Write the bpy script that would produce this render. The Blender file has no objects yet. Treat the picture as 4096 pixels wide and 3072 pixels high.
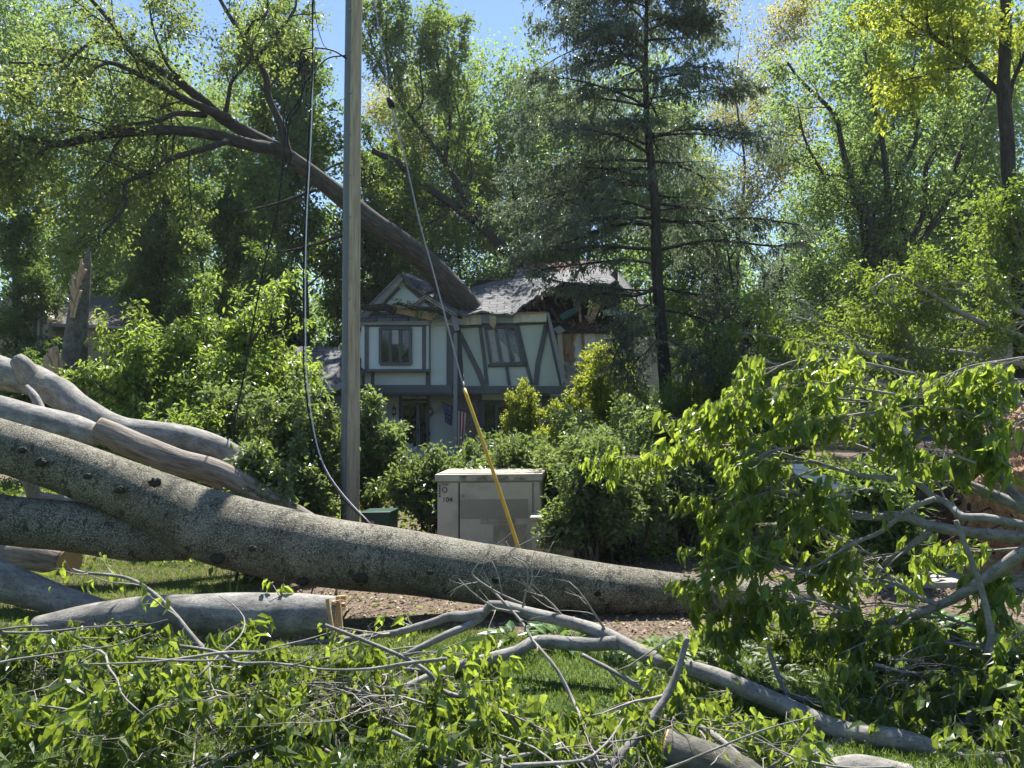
import bpy, math, random
import numpy as np
from mathutils import Vector, noise as mnoise

# ------------------------------------------------------------------ camera, sky, sun, exposure
scene = bpy.context.scene
COL = scene.collection
F = 2958.0                       # focal length in photo pixels (26 mm on a 36 mm wide frame)
EYE = 2.2                        # metres above the lawn
HOR = 1640.0                     # photo row of the horizon
TH = math.atan((HOR - 1536) / F)
cam_d = bpy.data.cameras.new('camera')
cam_d.lens = 26.0; cam_d.sensor_width = 36.0; cam_d.clip_start = 0.1; cam_d.clip_end = 600
cam = bpy.data.objects.new('camera', cam_d); COL.objects.link(cam)
cam.location = (0, 0, EYE); cam.rotation_euler = (math.pi / 2 + TH, 0, 0)
scene.camera = cam
SUN_EL, SUN_AZ = math.radians(60), math.radians(6)       # ahead of the camera, a little to the right
world = bpy.data.worlds.new('World'); scene.world = world; world.use_nodes = True
wn = world.node_tree.nodes; wl = world.node_tree.links
sky = wn.new('ShaderNodeTexSky'); sky.sky_type = 'NISHITA'; sky.sun_disc = False
sky.sun_elevation = SUN_EL; sky.sun_rotation = SUN_AZ; sky.altitude = 200
sky.air_density = 1.0; sky.dust_density = 0.1; sky.ozone_density = 3.5
wl.new(sky.outputs[0], wn['Background'].inputs[0]); wn['Background'].inputs[1].default_value = 0.075
sd = bpy.data.lights.new('sun', 'SUN'); sd.energy = 5.0; sd.angle = math.radians(0.5); sd.color = (1, 0.955, 0.88)
sun = bpy.data.objects.new('sun', sd); COL.objects.link(sun)
sv = Vector((math.sin(SUN_AZ) * math.cos(SUN_EL), math.cos(SUN_AZ) * math.cos(SUN_EL), math.sin(SUN_EL)))
sun.rotation_euler = sv.to_track_quat('Z', 'Y').to_euler(); sun.location = (0, 20, 40)
scene.view_settings.view_transform = 'Standard'; scene.view_settings.look = 'None'
scene.view_settings.exposure = 1.4; scene.view_settings.gamma = 1.0
cy = scene.cycles
cy.max_bounces = 7; cy.diffuse_bounces = 5; cy.glossy_bounces = 2; cy.transmission_bounces = 5; cy.transparent_max_bounces = 4
cy.use_denoising = True; cy.sample_clamp_indirect = 5.0; cy.sample_clamp_direct = 4.0
try: cy.denoiser = 'OPENIMAGEDENOISE'
except Exception: pass

rng = np.random.default_rng(11)
random.seed(5)

# ------------------------------------------------------------------ helpers
CT, ST = math.cos(TH), math.sin(TH)
def P(px, py, d):
    u = (px - 2048) / F; v = (1536 - py) / F
    dy = CT - v * ST; t = d / dy
    return np.array([u * t, d, EYE + (ST + v * CT) * t])
def PL(lst, d0=None, d1=None):
    """polyline of photo pixels with depth: (x, y) rows take depths from d0 to d1, (x, y, d) rows their own"""
    n = len(lst); out = []
    for i, q in enumerate(lst):
        d = q[2] if len(q) > 2 else d0 + (d1 - d0) * i / max(1, n - 1)
        out.append(P(q[0], q[1], d))
    return np.array(out)
def smooth(pts, r, n):
    """resample a polyline and its radii with a Catmull-Rom curve to n points"""
    pts = np.asarray(pts, float); r = np.asarray(r, float)
    if len(r) != len(pts): r = np.interp(np.linspace(0, 1, len(pts)), np.linspace(0, 1, len(r)), r)
    a = np.concatenate([[2 * pts[0] - pts[1]], pts, [2 * pts[-1] - pts[-2]]])
    seg = np.linalg.norm(np.diff(pts, axis=0), axis=1); cum = np.concatenate([[0], np.cumsum(seg)])
    t = np.linspace(0, cum[-1], n); k = np.clip(np.searchsorted(cum, t, side='right') - 1, 0, len(pts) - 2)
    f = ((t - cum[k]) / np.maximum(seg[k], 1e-9))[:, None]
    p0, p1, p2, p3 = a[k], a[k + 1], a[k + 2], a[k + 3]
    q = 0.5 * (2 * p1 + (p2 - p0) * f + (2 * p0 - 5 * p1 + 4 * p2 - p3) * f ** 2 + (3 * p1 - p0 - 3 * p2 + p3) * f ** 3)
    return q, np.interp(t, cum, r)
def unit(v): return v / np.maximum(np.linalg.norm(v, axis=-1, keepdims=True), 1e-9)

def tag(o, label=None, cat=None, group=None, kind=None):
    if label: o['label'] = label
    if cat: o['category'] = cat
    if group: o['group'] = group
    if kind: o['kind'] = kind
    return o
def thing(name, loc, label, cat, group=None):
    o = bpy.data.objects.new(name, None); COL.objects.link(o); o.location = tuple(float(c) for c in loc)
    o.empty_display_size = 0.2
    return tag(o, label, cat, group)
def link(name, me, mat, parent=None):
    o = bpy.data.objects.new(name, me)
    if mat: me.materials.append(mat)
    COL.objects.link(o)
    if parent is not None:
        o.parent = parent
        w = Vector(parent.location)
        p = parent.parent
        while p is not None: w += Vector(p.location); p = p.parent
        o.location = -w
    return o
def raw_mesh(name, verts, loops, starts, smooth_=True, attr=None, vec=None):
    me = bpy.data.meshes.new(name)
    verts = np.ascontiguousarray(verts, dtype=np.float32)
    me.vertices.add(len(verts)); me.vertices.foreach_set('co', verts.ravel())
    me.loops.add(len(loops)); me.loops.foreach_set('vertex_index', np.asarray(loops, dtype=np.int32))
    me.polygons.add(len(starts)); me.polygons.foreach_set('loop_start', np.asarray(starts, dtype=np.int32))
    me.polygons.foreach_set('use_smooth', np.full(len(starts), smooth_, dtype=bool))
    me.update(calc_edges=True)
    if attr is not None:
        a = me.attributes.new('v', 'FLOAT', 'POINT'); a.data.foreach_set('value', np.asarray(attr, dtype=np.float32))
    if vec is not None:
        a = me.attributes.new('bk', 'FLOAT_VECTOR', 'POINT'); a.data.foreach_set('vector', np.asarray(vec, dtype=np.float32).ravel())
    return me

class Tubes:
    def __init__(s): s.g = {}
    def add(s, pts, r, sides=6):
        pts = np.asarray(pts, float); r = np.asarray(r, float)
        if pts.ndim == 2: pts = pts[None]; r = r[None]
        s.g.setdefault((pts.shape[1], sides), []).append((pts, r)); return s
    def build(s, name, mat, parent=None, rough=0.0, cap=True, seed=0):
        V, L, S, B = [], [], [], []; off = 0; lo = 0
        rg = np.random.default_rng(seed + 3)
        for (n, k), items in s.g.items():
            pts = np.concatenate([i[0] for i in items]); r = np.concatenate([i[1] for i in items])
            M = len(pts)
            t = np.empty_like(pts); t[:, 1:-1] = pts[:, 2:] - pts[:, :-2]; t[:, 0] = pts[:, 1] - pts[:, 0]; t[:, -1] = pts[:, -1] - pts[:, -2]
            t = unit(t)
            ax = np.argmin(np.abs(t).max(axis=1), axis=1); ref = np.eye(3)[ax][:, None, :]
            a = unit(np.cross(t, np.broadcast_to(ref, t.shape))); b = np.cross(t, a)
            ph = np.linspace(0, 2 * np.pi, k, endpoint=False)
            rr = r[:, :, None] * np.ones(k)[None, None, :]
            if rough > 0 and k >= 8:
                for q in range(M):
                    ln = np.concatenate([[0], np.cumsum(np.linalg.norm(np.diff(pts[q], axis=0), axis=1))])
                    R0 = max(r[q].max(), 1e-3); o1, o2, o3 = rg.uniform(0, 6.28, 3)
                    for i in range(n):
                        s_ = ln[i] / R0
                        rr[q, i] *= 1 + rough * (0.5 * np.sin(ph * 2 + 0.55 * s_ + o1) + 0.4 * np.sin(ph * 3 - 0.9 * s_ + o2) + 0.5 * np.sin(0.8 * s_ + o3) + 0.35 * np.sin(ph + 1.7 * s_ + o2))
            co = pts[:, :, None, :] + rr[..., None] * (np.cos(ph)[None, None, :, None] * a[:, :, None, :] + np.sin(ph)[None, None, :, None] * b[:, :, None, :])
            V.append(co.reshape(-1, 3))
            ln = np.concatenate([np.zeros((M, 1)), np.cumsum(np.linalg.norm(np.diff(pts, axis=1), axis=2), axis=1)], axis=1)
            bk = np.zeros((M, n, k, 3)); bk[..., 0] = r[:, :, None] * np.cos(ph); bk[..., 1] = r[:, :, None] * np.sin(ph); bk[..., 2] = ln[:, :, None] + (np.arange(M) * 1.7 % 23)[:, None, None]
            B.append(bk.reshape(-1, 3))
            base = off + (np.arange(M) * n * k)[:, None, None] + (np.arange(n - 1) * k)[None, :, None]
            j = np.arange(k)[None, None, :]; jn = (j + 1) % k
            q = np.stack([base + j, base + jn, base + k + jn, base + k + j], axis=-1).reshape(-1)
            L.append(q); S.append(lo + np.arange(len(q) // 4) * 4); lo += len(q)
            if cap:
                for e in (0, n - 1):
                    cb = off + (np.arange(M) * n * k)[:, None] + e * k + (np.arange(k)[::-1] if e == 0 else np.arange(k))[None, :]
                    L.append(cb.reshape(-1)); S.append(lo + np.arange(M) * k); lo += M * k
            off += M * n * k
        me = raw_mesh(name, np.concatenate(V), np.concatenate(L), np.concatenate(S), True, None, np.concatenate(B))
        return link(name, me, mat, parent)

def spawn(pp, pr, nc, t0, t1, ang, length, m=4, trop=(0, 0, 0), wig=0.12, rs=0.5, r_end=0.35, lv=0.4, taper=0.4, flat=0.0, rg=None, rmax=None):
    """grow nc children from each parent polyline; everything vectorised"""
    rg = rg or rng
    M, n, _ = pp.shape
    T = t0 + (t1 - t0) * (np.arange(nc)[None, :] + rg.uniform(0, 1, (M, nc))) / nc
    x = T * (n - 1); i = np.clip(x.astype(int), 0, n - 2); f = (x - i)[..., None]
    idx = np.arange(M)[:, None]
    p = pp[idx, i] * (1 - f) + pp[idx, i + 1] * f
    tg = unit(pp[idx, i + 1] - pp[idx, i])
    r = pr[idx, i] * (1 - f[..., 0]) + pr[idx, i + 1] * f[..., 0]
    rv = rg.normal(size=p.shape)
    if flat: rv[..., 2] *= (1 - flat)
    perp = unit(rv - (rv * tg).sum(-1, keepdims=True) * tg)
    A = ang * rg.uniform(0.65, 1.3, T.shape)[..., None]
    d = unit(tg * np.cos(A) + perp * np.sin(A))
    Ln = (length if np.isscalar(length) else length) * (1 - taper * T) * rg.uniform(1 - lv, 1 + lv, T.shape)
    p = p.reshape(-1, 3); d = d.reshape(-1, 3); Ln = Ln.reshape(-1); r0 = (r * rs).reshape(-1)
    if rmax: r0 = np.minimum(r0, rmax)
    out = np.empty((len(p), m, 3)); out[:, 0] = p
    tr = np.asarray(trop, float)
    for s in range(1, m):
        d = unit(d + tr / (m - 1) + rg.normal(size=d.shape) * wig)
        out[:, s] = out[:, s - 1] + d * (Ln / (m - 1))[:, None]
    rad = r0[:, None] * np.linspace(1, r_end, m)[None, :]
    return out, rad

def on_twigs(pp, k, t0=0.0, rg=None):
    rg = rg or rng
    M, n, _ = pp.shape
    T = rg.uniform(t0, 1, (M, k)); x = T * (n - 1); i = np.clip(x.astype(int), 0, n - 2); f = (x - i)[..., None]
    idx = np.arange(M)[:, None]
    p = pp[idx, i] * (1 - f) + pp[idx, i + 1] * f
    return p.reshape(-1, 3), unit(pp[idx, i + 1] - pp[idx, i]).reshape(-1, 3)

def leaf_mesh(name, pos, ax, up, L, W, near=False, fold=0.25, droop=0.3, rg=None, vbase=None):
    """pos base points, ax direction to the tip, up roughly the leaf normal; L, W arrays"""
    rg = rg or rng
    N = len(pos); ax = unit(ax); side = unit(np.cross(ax, up)); nr = np.cross(side, ax)
    L = np.broadcast_to(np.asarray(L, float), (N,))[:, None]; W = np.broadcast_to(np.asarray(W, float), (N,))[:, None]
    if vbase is None: vbase = rg.uniform(0, 1, N)
    if not near:
        c = pos + ax * L * 0.42
        v = np.stack([pos, c - side * W * .5 + nr * W * fold, pos + ax * L - nr * L * droop * .5, c + side * W * .5 + nr * W * fold], axis=1)
        lo = np.arange(N * 4); st = np.arange(N) * 4
        return raw_mesh(name, v.reshape(-1, 3), lo, st, False, np.repeat(vbase, 4))
    c1 = pos + ax * L * .3 - nr * L * droop * .06
    c2 = pos + ax * L * .66 - nr * L * droop * .28
    tp = pos + ax * L - nr * L * droop * .7
    h = nr * W * fold
    v = np.stack([pos, c1, c2, tp, c1 - side * W * .46 + h, c2 - side * W * .36 + h, c1 + side * W * .46 + h, c2 + side * W * .36 + h], axis=1)
    fa = np.array([0, 1, 4, 0, 6, 1, 1, 2, 5, 4, 6, 7, 2, 1, 2, 3, 5, 7, 3, 2]); fs = np.array([0, 3, 6, 10, 14, 17])
    lo = (fa[None, :] + np.arange(N)[:, None] * 8).reshape(-1); st = (fs[None, :] + np.arange(N)[:, None] * 20).reshape(-1)
    return raw_mesh(name, v.reshape(-1, 3), lo, st, False, np.repeat(vbase, 8))

def crown_leaves(name, twigs, k, size, mat, parent, aspect=0.6, spread=0.5, down=0.35, near=False, t0=0.0, jit=0.08, rg=None, fold=0.25, droop=0.3, clump=0.35, upw=1.0):
    rg = rg or rng
    p, t = on_twigs(twigs, k, t0, rg)
    N = len(p)
    p = p + rg.normal(size=p.shape) * jit
    ax = unit(t * 0.5 + rg.normal(size=p.shape) * spread + np.array([0, 0, -down]))
    up = unit(rg.normal(size=p.shape) * 0.6 + np.array([0, 0, upw]))
    # hue drifts from twig to twig, so clumps differ
    tw = np.repeat(rg.uniform(0, 1, len(twigs)), k)
    vb = np.clip(clump * tw + (1 - clump) * rg.uniform(0, 1, N), 0, 1)
    L = size * rg.uniform(.5, 1.4, N)
    return link(name, leaf_mesh(name, p, ax, up, L, L * aspect, near, fold, droop, rg, vb), mat, parent)

class Solid:
    """boxes, prisms and slabs gathered into one mesh"""
    def __init__(s): s.v = []; s.f = []
    def hull2(s, front, back):
        n = len(front); b = len(s.v); s.v += [tuple(p) for p in front] + [tuple(p) for p in back]
        s.f.append(list(range(b, b + n))[::-1]); s.f.append(list(range(b + n, b + 2 * n)))
        for i in range(n):
            j = (i + 1) % n; s.f.append([b + i, b + j, b + n + j, b + n + i])
        return s
    def px(s, pts, d, th):             # outline in photo pixels on the plane Y = d, th metres deep
        fr = [P(x, y, d) for x, y in pts]; return s.hull2(fr, [p + np.array([0, th, 0]) for p in fr])
    def rect(s, x0, y0, x1, y1, d, th): return s.px([(x0, y0), (x1, y0), (x1, y1), (x0, y1)], d, th)
    def slab(s, pts, th):              # 3-D polygon thickened downwards
        fr = [np.asarray(p, float) for p in pts]; return s.hull2(fr, [p - np.array([0, 0, th]) for p in fr])
    def box(s, x0, x1, y0, y1, z0, z1):
        f = [np.array(c, float) for c in ((x0, y0, z1), (x1, y0, z1), (x1, y0, z0), (x0, y0, z0))]
        return s.hull2(f, [p + np.array([0, y1 - y0, 0]) for p in f])
    def bar(s, a, b, w, d, th):        # a board from pixel a to pixel b, w metres wide
        a = P(a[0], a[1], d); b = P(b[0], b[1], d); t = unit(b - a); n = np.array([-t[2], 0, t[0]]) * w / 2
        fr = [a + n, b + n, b - n, a - n]; return s.hull2(fr, [p + np.array([0, th, 0]) for p in fr])
    def beam(s, a, b, w, h):           # a board between two 3-D points
        a = np.asarray(a, float); b = np.asarray(b, float); t = unit(b - a)
        x = unit(np.cross(t, [0, 1, 0.01])); y = np.cross(t, x)
        fr = [a + x * w / 2 + y * h / 2, a - x * w / 2 + y * h / 2, a - x * w / 2 - y * h / 2, a + x * w / 2 - y * h / 2]
        return s.hull2(fr, [p + (b - a) for p in fr])
    def build(s, name, mat, parent=None, bevel=0.0, smooth_=False):
        me = bpy.data.meshes.new(name); me.from_pydata([tuple(map(float, p)) for p in s.v], [], s.f); me.update()
        o = link(name, me, mat, parent)
        import bmesh
        bm = bmesh.new(); bm.from_mesh(me); bmesh.ops.recalc_face_normals(bm, faces=bm.faces)
        if bevel: bmesh.ops.bevel(bm, geom=list(bm.edges), offset=bevel, segments=2, affect='EDGES', profile=0.5)
        bm.to_mesh(me); bm.free()
        if smooth_: me.polygons.foreach_set('use_smooth', [True] * len(me.polygons))
        return o

# ------------------------------------------------------------------ materials
def new_mat(name):
    m = bpy.data.materials.new(name); m.use_nodes = True
    nt = m.node_tree; return m, nt, nt.nodes['Principled BSDF'], nt.nodes['Material Output']
def ramp(nt, stops):
    r = nt.nodes.new('ShaderNodeValToRGB'); e = r.color_ramp.elements
    while len(e) < len(stops): e.new(0.5)
    for k, (p, c) in enumerate(stops): e[k].position = p; e[k].color = (*c, 1)
    return r
def leaf_mat(name, dark, mid, light, trans, rough=0.42, mix=0.45, spec=0.5):
    m, nt, bs, out = new_mat(name)
    at = nt.nodes.new('ShaderNodeAttribute'); at.attribute_name = 'v'
    r = ramp(nt, [(0.0, dark), (0.55, mid), (1.0, light)]); nt.links.new(at.outputs['Fac'], r.inputs[0])
    nt.links.new(r.outputs[0], bs.inputs['Base Color']); bs.inputs['Roughness'].default_value = rough
    bs.inputs['Specular IOR Level'].default_value = spec
    tr = nt.nodes.new('ShaderNodeBsdfTranslucent')
    t2 = ramp(nt, [(0.0, tuple(c * .55 for c in trans)), (1.0, trans)]); nt.links.new(at.outputs['Fac'], t2.inputs[0])
    nt.links.new(t2.outputs[0], tr.inputs[0])
    mx = nt.nodes.new('ShaderNodeMixShader'); mx.inputs[0].default_value = mix
    nt.links.new(bs.outputs[0], mx.inputs[1]); nt.links.new(tr.outputs[0], mx.inputs[2]); nt.links.new(mx.outputs[0], out.inputs[0])
    return m
def bark_mat(name, c0, c1, c2, sc=8, along=0.25, bump=0.35, rough=0.85, spot=None, spot_sc=14, spot_t=0.62):
    """bark laid out round and along the limb, so cracks run lengthways (along<1) or rings (along>1)"""
    m, nt, bs, out = new_mat(name)
    at = nt.nodes.new('ShaderNodeAttribute'); at.attribute_name = 'bk'
    mp = nt.nodes.new('ShaderNodeMapping'); mp.inputs['Scale'].default_value = (1, 1, along); nt.links.new(at.outputs['Vector'], mp.inputs[0])
    n1 = nt.nodes.new('ShaderNodeTexNoise'); n1.inputs['Scale'].default_value = sc; n1.inputs['Detail'].default_value = 8; n1.inputs['Roughness'].default_value = 0.72
    nt.links.new(mp.outputs[0], n1.inputs[0])
    r = ramp(nt, [(0.3, c0), (0.5, c1), (0.68, c2)]); nt.links.new(n1.outputs['Fac'], r.inputs[0])
    col = r.outputs[0]
    if spot:
        n2 = nt.nodes.new('ShaderNodeTexNoise'); n2.inputs['Scale'].default_value = spot_sc; n2.inputs['Detail'].default_value = 5; n2.inputs['Roughness'].default_value = .8
        nt.links.new(at.outputs['Vector'], n2.inputs[0])
        r2 = ramp(nt, [(spot_t - .04, (0, 0, 0)), (spot_t + .04, (1, 1, 1))]); nt.links.new(n2.outputs['Fac'], r2.inputs[0])
        mx = nt.nodes.new('ShaderNodeMixRGB'); nt.links.new(r2.outputs[0], mx.inputs[0]); nt.links.new(col, mx.inputs[1]); mx.inputs[2].default_value = (*spot, 1)
        col = mx.outputs[0]
    nt.links.new(col, bs.inputs['Base Color']); bs.inputs['Roughness'].default_value = rough
    bs.inputs['Specular IOR Level'].default_value = 0.25
    bp = nt.nodes.new('ShaderNodeBump'); bp.inputs['Strength'].default_value = bump; bp.inputs['Distance'].default_value = 0.03
    nt.links.new(n1.outputs['Fac'], bp.inputs['Height']); nt.links.new(bp.outputs[0], bs.inputs['Normal'])
    return m
def lichen_bark(name):
    m, nt, bs, out = new_mat(name); N = nt.nodes.new; K = nt.links.new
    at = N('ShaderNodeAttribute'); at.attribute_name = 'bk'
    def noise(sc, det, ro, st=(1, 1, 1)):
        mp = N('ShaderNodeMapping'); mp.inputs['Scale'].default_value = st; K(at.outputs['Vector'], mp.inputs[0])
        n = N('ShaderNodeTexNoise'); n.inputs['Scale'].default_value = sc; n.inputs['Detail'].default_value = det; n.inputs['Roughness'].default_value = ro; K(mp.outputs[0], n.inputs[0]); return n.outputs['Fac']
    big = noise(1.9, 5, .65); mid = noise(9, 8, .75, (1, 1, .7)); fine = noise(70, 3, .7); blot = noise(6.5, 6, .7, (1, 1, 1.9))
    base = ramp(nt, [(.30, (.038, .034, .024)), (.5, (.105, .096, .070)), (.7, (.19, .178, .138))]); K(mid, base.inputs[0])
    a1 = N('ShaderNodeMath'); a1.operation = 'MULTIPLY_ADD'; K(big, a1.inputs[0]); a1.inputs[1].default_value = .35; K(fine, a1.inputs[2])
    lr = ramp(nt, [(.685, (0, 0, 0)), (.745, (1, 1, 1))]); K(a1.outputs[0], lr.inputs[0])
    m1 = N('ShaderNodeMixRGB'); K(lr.outputs[0], m1.inputs[0]); K(base.outputs[0], m1.inputs[1]); m1.inputs[2].default_value = (.30, .285, .23, 1)
    br = ramp(nt, [(.57, (0, 0, 0)), (.61, (1, 1, 1))]); K(blot, br.inputs[0])
    m2 = N('ShaderNodeMixRGB'); sc_ = N('ShaderNodeMath'); sc_.operation = 'MULTIPLY'; sc_.inputs[1].default_value = .8; K(br.outputs[0], sc_.inputs[0]); K(sc_.outputs[0], m2.inputs[0]); K(m1.outputs[0], m2.inputs[1]); m2.inputs[2].default_value = (.032, .031, .026, 1)
    K(m2.outputs[0], bs.inputs['Base Color']); bs.inputs['Roughness'].default_value = .85; bs.inputs['Specular IOR Level'].default_value = .25
    h = N('ShaderNodeMath'); h.operation = 'MULTIPLY_ADD'; K(fine, h.inputs[0]); h.inputs[1].default_value = .35; K(mid, h.inputs[2])
    bp = N('ShaderNodeBump'); bp.inputs['Strength'].default_value = .8; bp.inputs['Distance'].default_value = .03; K(h.outputs[0], bp.inputs['Height']); K(bp.outputs[0], bs.inputs['Normal'])
    return m
def surf(name, c0, c1=None, sc=6, rough=0.7, bump=0.1, metal=0.0, spec=0.4, stretch=(1, 1, 1), detail=6, t=(0.35, 0.65)):
    m, nt, bs, out = new_mat(name)
    c1 = c1 or tuple(c * .8 for c in c0)
    tc = nt.nodes.new('ShaderNodeTexCoord'); mp = nt.nodes.new('ShaderNodeMapping'); mp.inputs['Scale'].default_value = stretch
    nt.links.new(tc.outputs['Object'], mp.inputs[0])
    n = nt.nodes.new('ShaderNodeTexNoise'); n.inputs['Scale'].default_value = sc; n.inputs['Detail'].default_value = detail; n.inputs['Roughness'].default_value = .65
    nt.links.new(mp.outputs[0], n.inputs[0])
    r = ramp(nt, [(t[0], c1), (t[1], c0)]); nt.links.new(n.outputs['Fac'], r.inputs[0]); nt.links.new(r.outputs[0], bs.inputs['Base Color'])
    bs.inputs['Roughness'].default_value = rough; bs.inputs['Metallic'].default_value = metal; bs.inputs['Specular IOR Level'].default_value = spec
    if bump:
        bp = nt.nodes.new('ShaderNodeBump'); bp.inputs['Strength'].default_value = bump; bp.inputs['Distance'].default_value = .02
        nt.links.new(n.outputs['Fac'], bp.inputs['Height']); nt.links.new(bp.outputs[0], bs.inputs['Normal'])
    return m
def shingle_mat(name, c0, c1, c2, w=0.32, h=0.14):
    m, nt, bs, out = new_mat(name)
    tc = nt.nodes.new('ShaderNodeTexCoord')
    br = nt.nodes.new('ShaderNodeTexBrick'); br.inputs['Scale'].default_value = 1.0
    br.inputs['Brick Width'].default_value = w; br.inputs['Row Height'].default_value = h; br.inputs['Mortar Size'].default_value = .022
    br.inputs['Color1'].default_value = (*c0, 1); br.inputs['Color2'].default_value = (*c1, 1); br.inputs['Mortar'].default_value = (*c2, 1)
    nt.links.new(tc.outputs['Object'], br.inputs[0])
    n = nt.nodes.new('ShaderNodeTexNoise'); n.inputs['Scale'].default_value = 30; n.inputs['Detail'].default_value = 4; nt.links.new(tc.outputs['Object'], n.inputs[0])
    mx = nt.nodes.new('ShaderNodeMixRGB'); mx.blend_type = 'MULTIPLY'; mx.inputs[0].default_value = .6
    nt.links.new(br.outputs['Color'], mx.inputs[1])
    r = ramp(nt, [(.3, (.5, .5, .5)), (.7, (1.2, 1.2, 1.2))]); nt.links.new(n.outputs['Fac'], r.inputs[0]); nt.links.new(r.outputs[0], mx.inputs[2])
    nt.links.new(mx.outputs[0], bs.inputs['Base Color']); bs.inputs['Roughness'].default_value = .9
    bp = nt.nodes.new('ShaderNodeBump'); bp.inputs['Strength'].default_value = .6; bp.inputs['Distance'].default_value = .02; bp.invert = True
    nt.links.new(br.outputs['Fac'], bp.inputs['Height']); nt.links.new(bp.outputs[0], bs.inputs['Normal'])
    return m
def siding_mat(name, c0, c1, h=0.12):
    m, nt, bs, out = new_mat(name)
    tc = nt.nodes.new('ShaderNodeTexCoord'); sp = nt.nodes.new('ShaderNodeSeparateXYZ'); nt.links.new(tc.outputs['Object'], sp.inputs[0])
    md = nt.nodes.new('ShaderNodeMath'); md.operation = 'MULTIPLY'; md.inputs[1].default_value = 1 / h; nt.links.new(sp.outputs[2], md.inputs[0])
    fr = nt.nodes.new('ShaderNodeMath'); fr.operation = 'FRACT'; nt.links.new(md.outputs[0], fr.inputs[0])
    n = nt.nodes.new('ShaderNodeTexNoise'); n.inputs['Scale'].default_value = 3; n.inputs['Detail'].default_value = 6; nt.links.new(tc.outputs['Object'], n.inputs[0])
    r0 = ramp(nt, [(.3, c1), (.7, c0)]); nt.links.new(n.outputs['Fac'], r0.inputs[0])
    r = ramp(nt, [(0, (.35, .35, .35)), (.12, (1, 1, 1)), (1, (1, 1, 1))]); nt.links.new(fr.outputs[0], r.inputs[0])
    mx = nt.nodes.new('ShaderNodeMixRGB'); mx.blend_type = 'MULTIPLY'; mx.inputs[0].default_value = 1; nt.links.new(r0.outputs[0], mx.inputs[1]); nt.links.new(r.outputs[0], mx.inputs[2])
    nt.links.new(mx.outputs[0], bs.inputs['Base Color']); bs.inputs['Roughness'].default_value = .6
    bp = nt.nodes.new('ShaderNodeBump'); bp.inputs['Strength'].default_value = .7; bp.inputs['Distance'].default_value = .02
    nt.links.new(fr.outputs[0], bp.inputs['Height']); nt.links.new(bp.outputs[0], bs.inputs['Normal'])
    return m

M = {}
M['beech'] = leaf_mat('fresh_leaf', (.045, .09, .02), (.085, .15, .032), (.15, .215, .065), (.50, .64, .07), .36, .5)
M['sapling'] = leaf_mat('sapling_leaf', (.05, .10, .022), (.09, .165, .035), (.15, .23, .07), (.48, .64, .09), .4, .48)
M['wilted'] = leaf_mat('wilting_leaf', (.035, .065, .018), (.065, .115, .028), (.15, .19, .08), (.36, .47, .05), .36, .46)
M['brush'] = leaf_mat('brush_leaf', (.045, .095, .018), (.08, .15, .025), (.13, .20, .05), (.38, .52, .055), .42, .48)
M['oak'] = leaf_mat('oak_leaf', (.055, .09, .028), (.08, .125, .038), (.12, .165, .05), (.40, .50, .10), .42, .5)
M['maple'] = leaf_mat('maple_leaf', (.045, .09, .03), (.075, .14, .04), (.12, .19, .06), (.36, .50, .09), .45, .48, .5)
M['dense'] = leaf_mat('dense_leaf', (.035, .075, .028), (.06, .115, .04), (.10, .16, .065), (.30, .45, .08), .36, .45, .6)
M['far'] = leaf_mat('far_leaf', (.06, .11, .035), (.10, .17, .05), (.16, .23, .08), (.40, .57, .14), .45, .5, .5)
M['lime'] = leaf_mat('yellow_green_leaf', (.10, .15, .02), (.17, .23, .03), (.24, .30, .05), (.62, .70, .07), .45, .5)
M['bud'] = leaf_mat('young_oak_leaf', (.14, .14, .045), (.20, .20, .06), (.26, .26, .09), (.62, .58, .16), .5, .5)
M['hemlock'] = leaf_mat('hemlock_needle', (.03, .055, .04), (.06, .095, .068), (.13, .165, .125), (.24, .32, .16), .48, .36, .8)
M['shrub'] = leaf_mat('shrub_leaf', (.04, .075, .028), (.075, .125, .05), (.15, .19, .11), (.36, .48, .10), .42, .40, .9)
M['hosta'] = leaf_mat('hosta_leaf', (.045, .10, .045), (.07, .15, .045), (.12, .22, .05), (.26, .42, .06), .35, .35)
M['silver'] = leaf_mat('silver_leaf', (.16, .20, .14), (.24, .29, .2), (.34, .38, .28), (.3, .36, .2), .7, .25)
M['grass'] = leaf_mat('grass_blade', (.045, .095, .02), (.075, .14, .028), (.12, .19, .045), (.30, .42, .06), .5, .4)
M['fern'] = leaf_mat('seedling_leaf', (.10, .16, .05), (.14, .22, .06), (.2, .28, .1), (.4, .52, .12), .4, .45)
M['white_bloom'] = leaf_mat('white_bloom', (.6, .6, .58), (.7, .7, .68), (.8, .8, .78), (.5, .5, .45), .6, .2)
M['beech_bark'] = bark_mat('beech_bark', (.05, .048, .04), (.12, .115, .095), (.20, .19, .165), 7, .8, .6, .85, (.05, .05, .04), 14, .60)
M['big_bark'] = lichen_bark('lichen_bark')
M['grey_bark'] = bark_mat('grey_bark', (.10, .095, .085), (.22, .21, .19), (.36, .345, .32), 10, .5, .45, .75, (.07, .066, .058), 38, .60)
M['ridged_bark'] = bark_mat('ridged_bark', (.022, .02, .018), (.07, .066, .06), (.14, .135, .125), 16, .14, 1.0, .9)
M['pale_wood_bark'] = bark_mat('stripped_log', (.06, .05, .04), (.22, .19, .16), (.34, .31, .28), 24, .12, .8, .85)
M['dark_bark'] = bark_mat('dark_bark', (.018, .016, .014), (.04, .036, .032), (.075, .068, .06), 16, .25, .7, .9)
M['twig'] = bark_mat('twig_bark', (.13, .115, .10), (.27, .245, .215), (.42, .39, .35), 30, .3, .1, .7)
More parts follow.
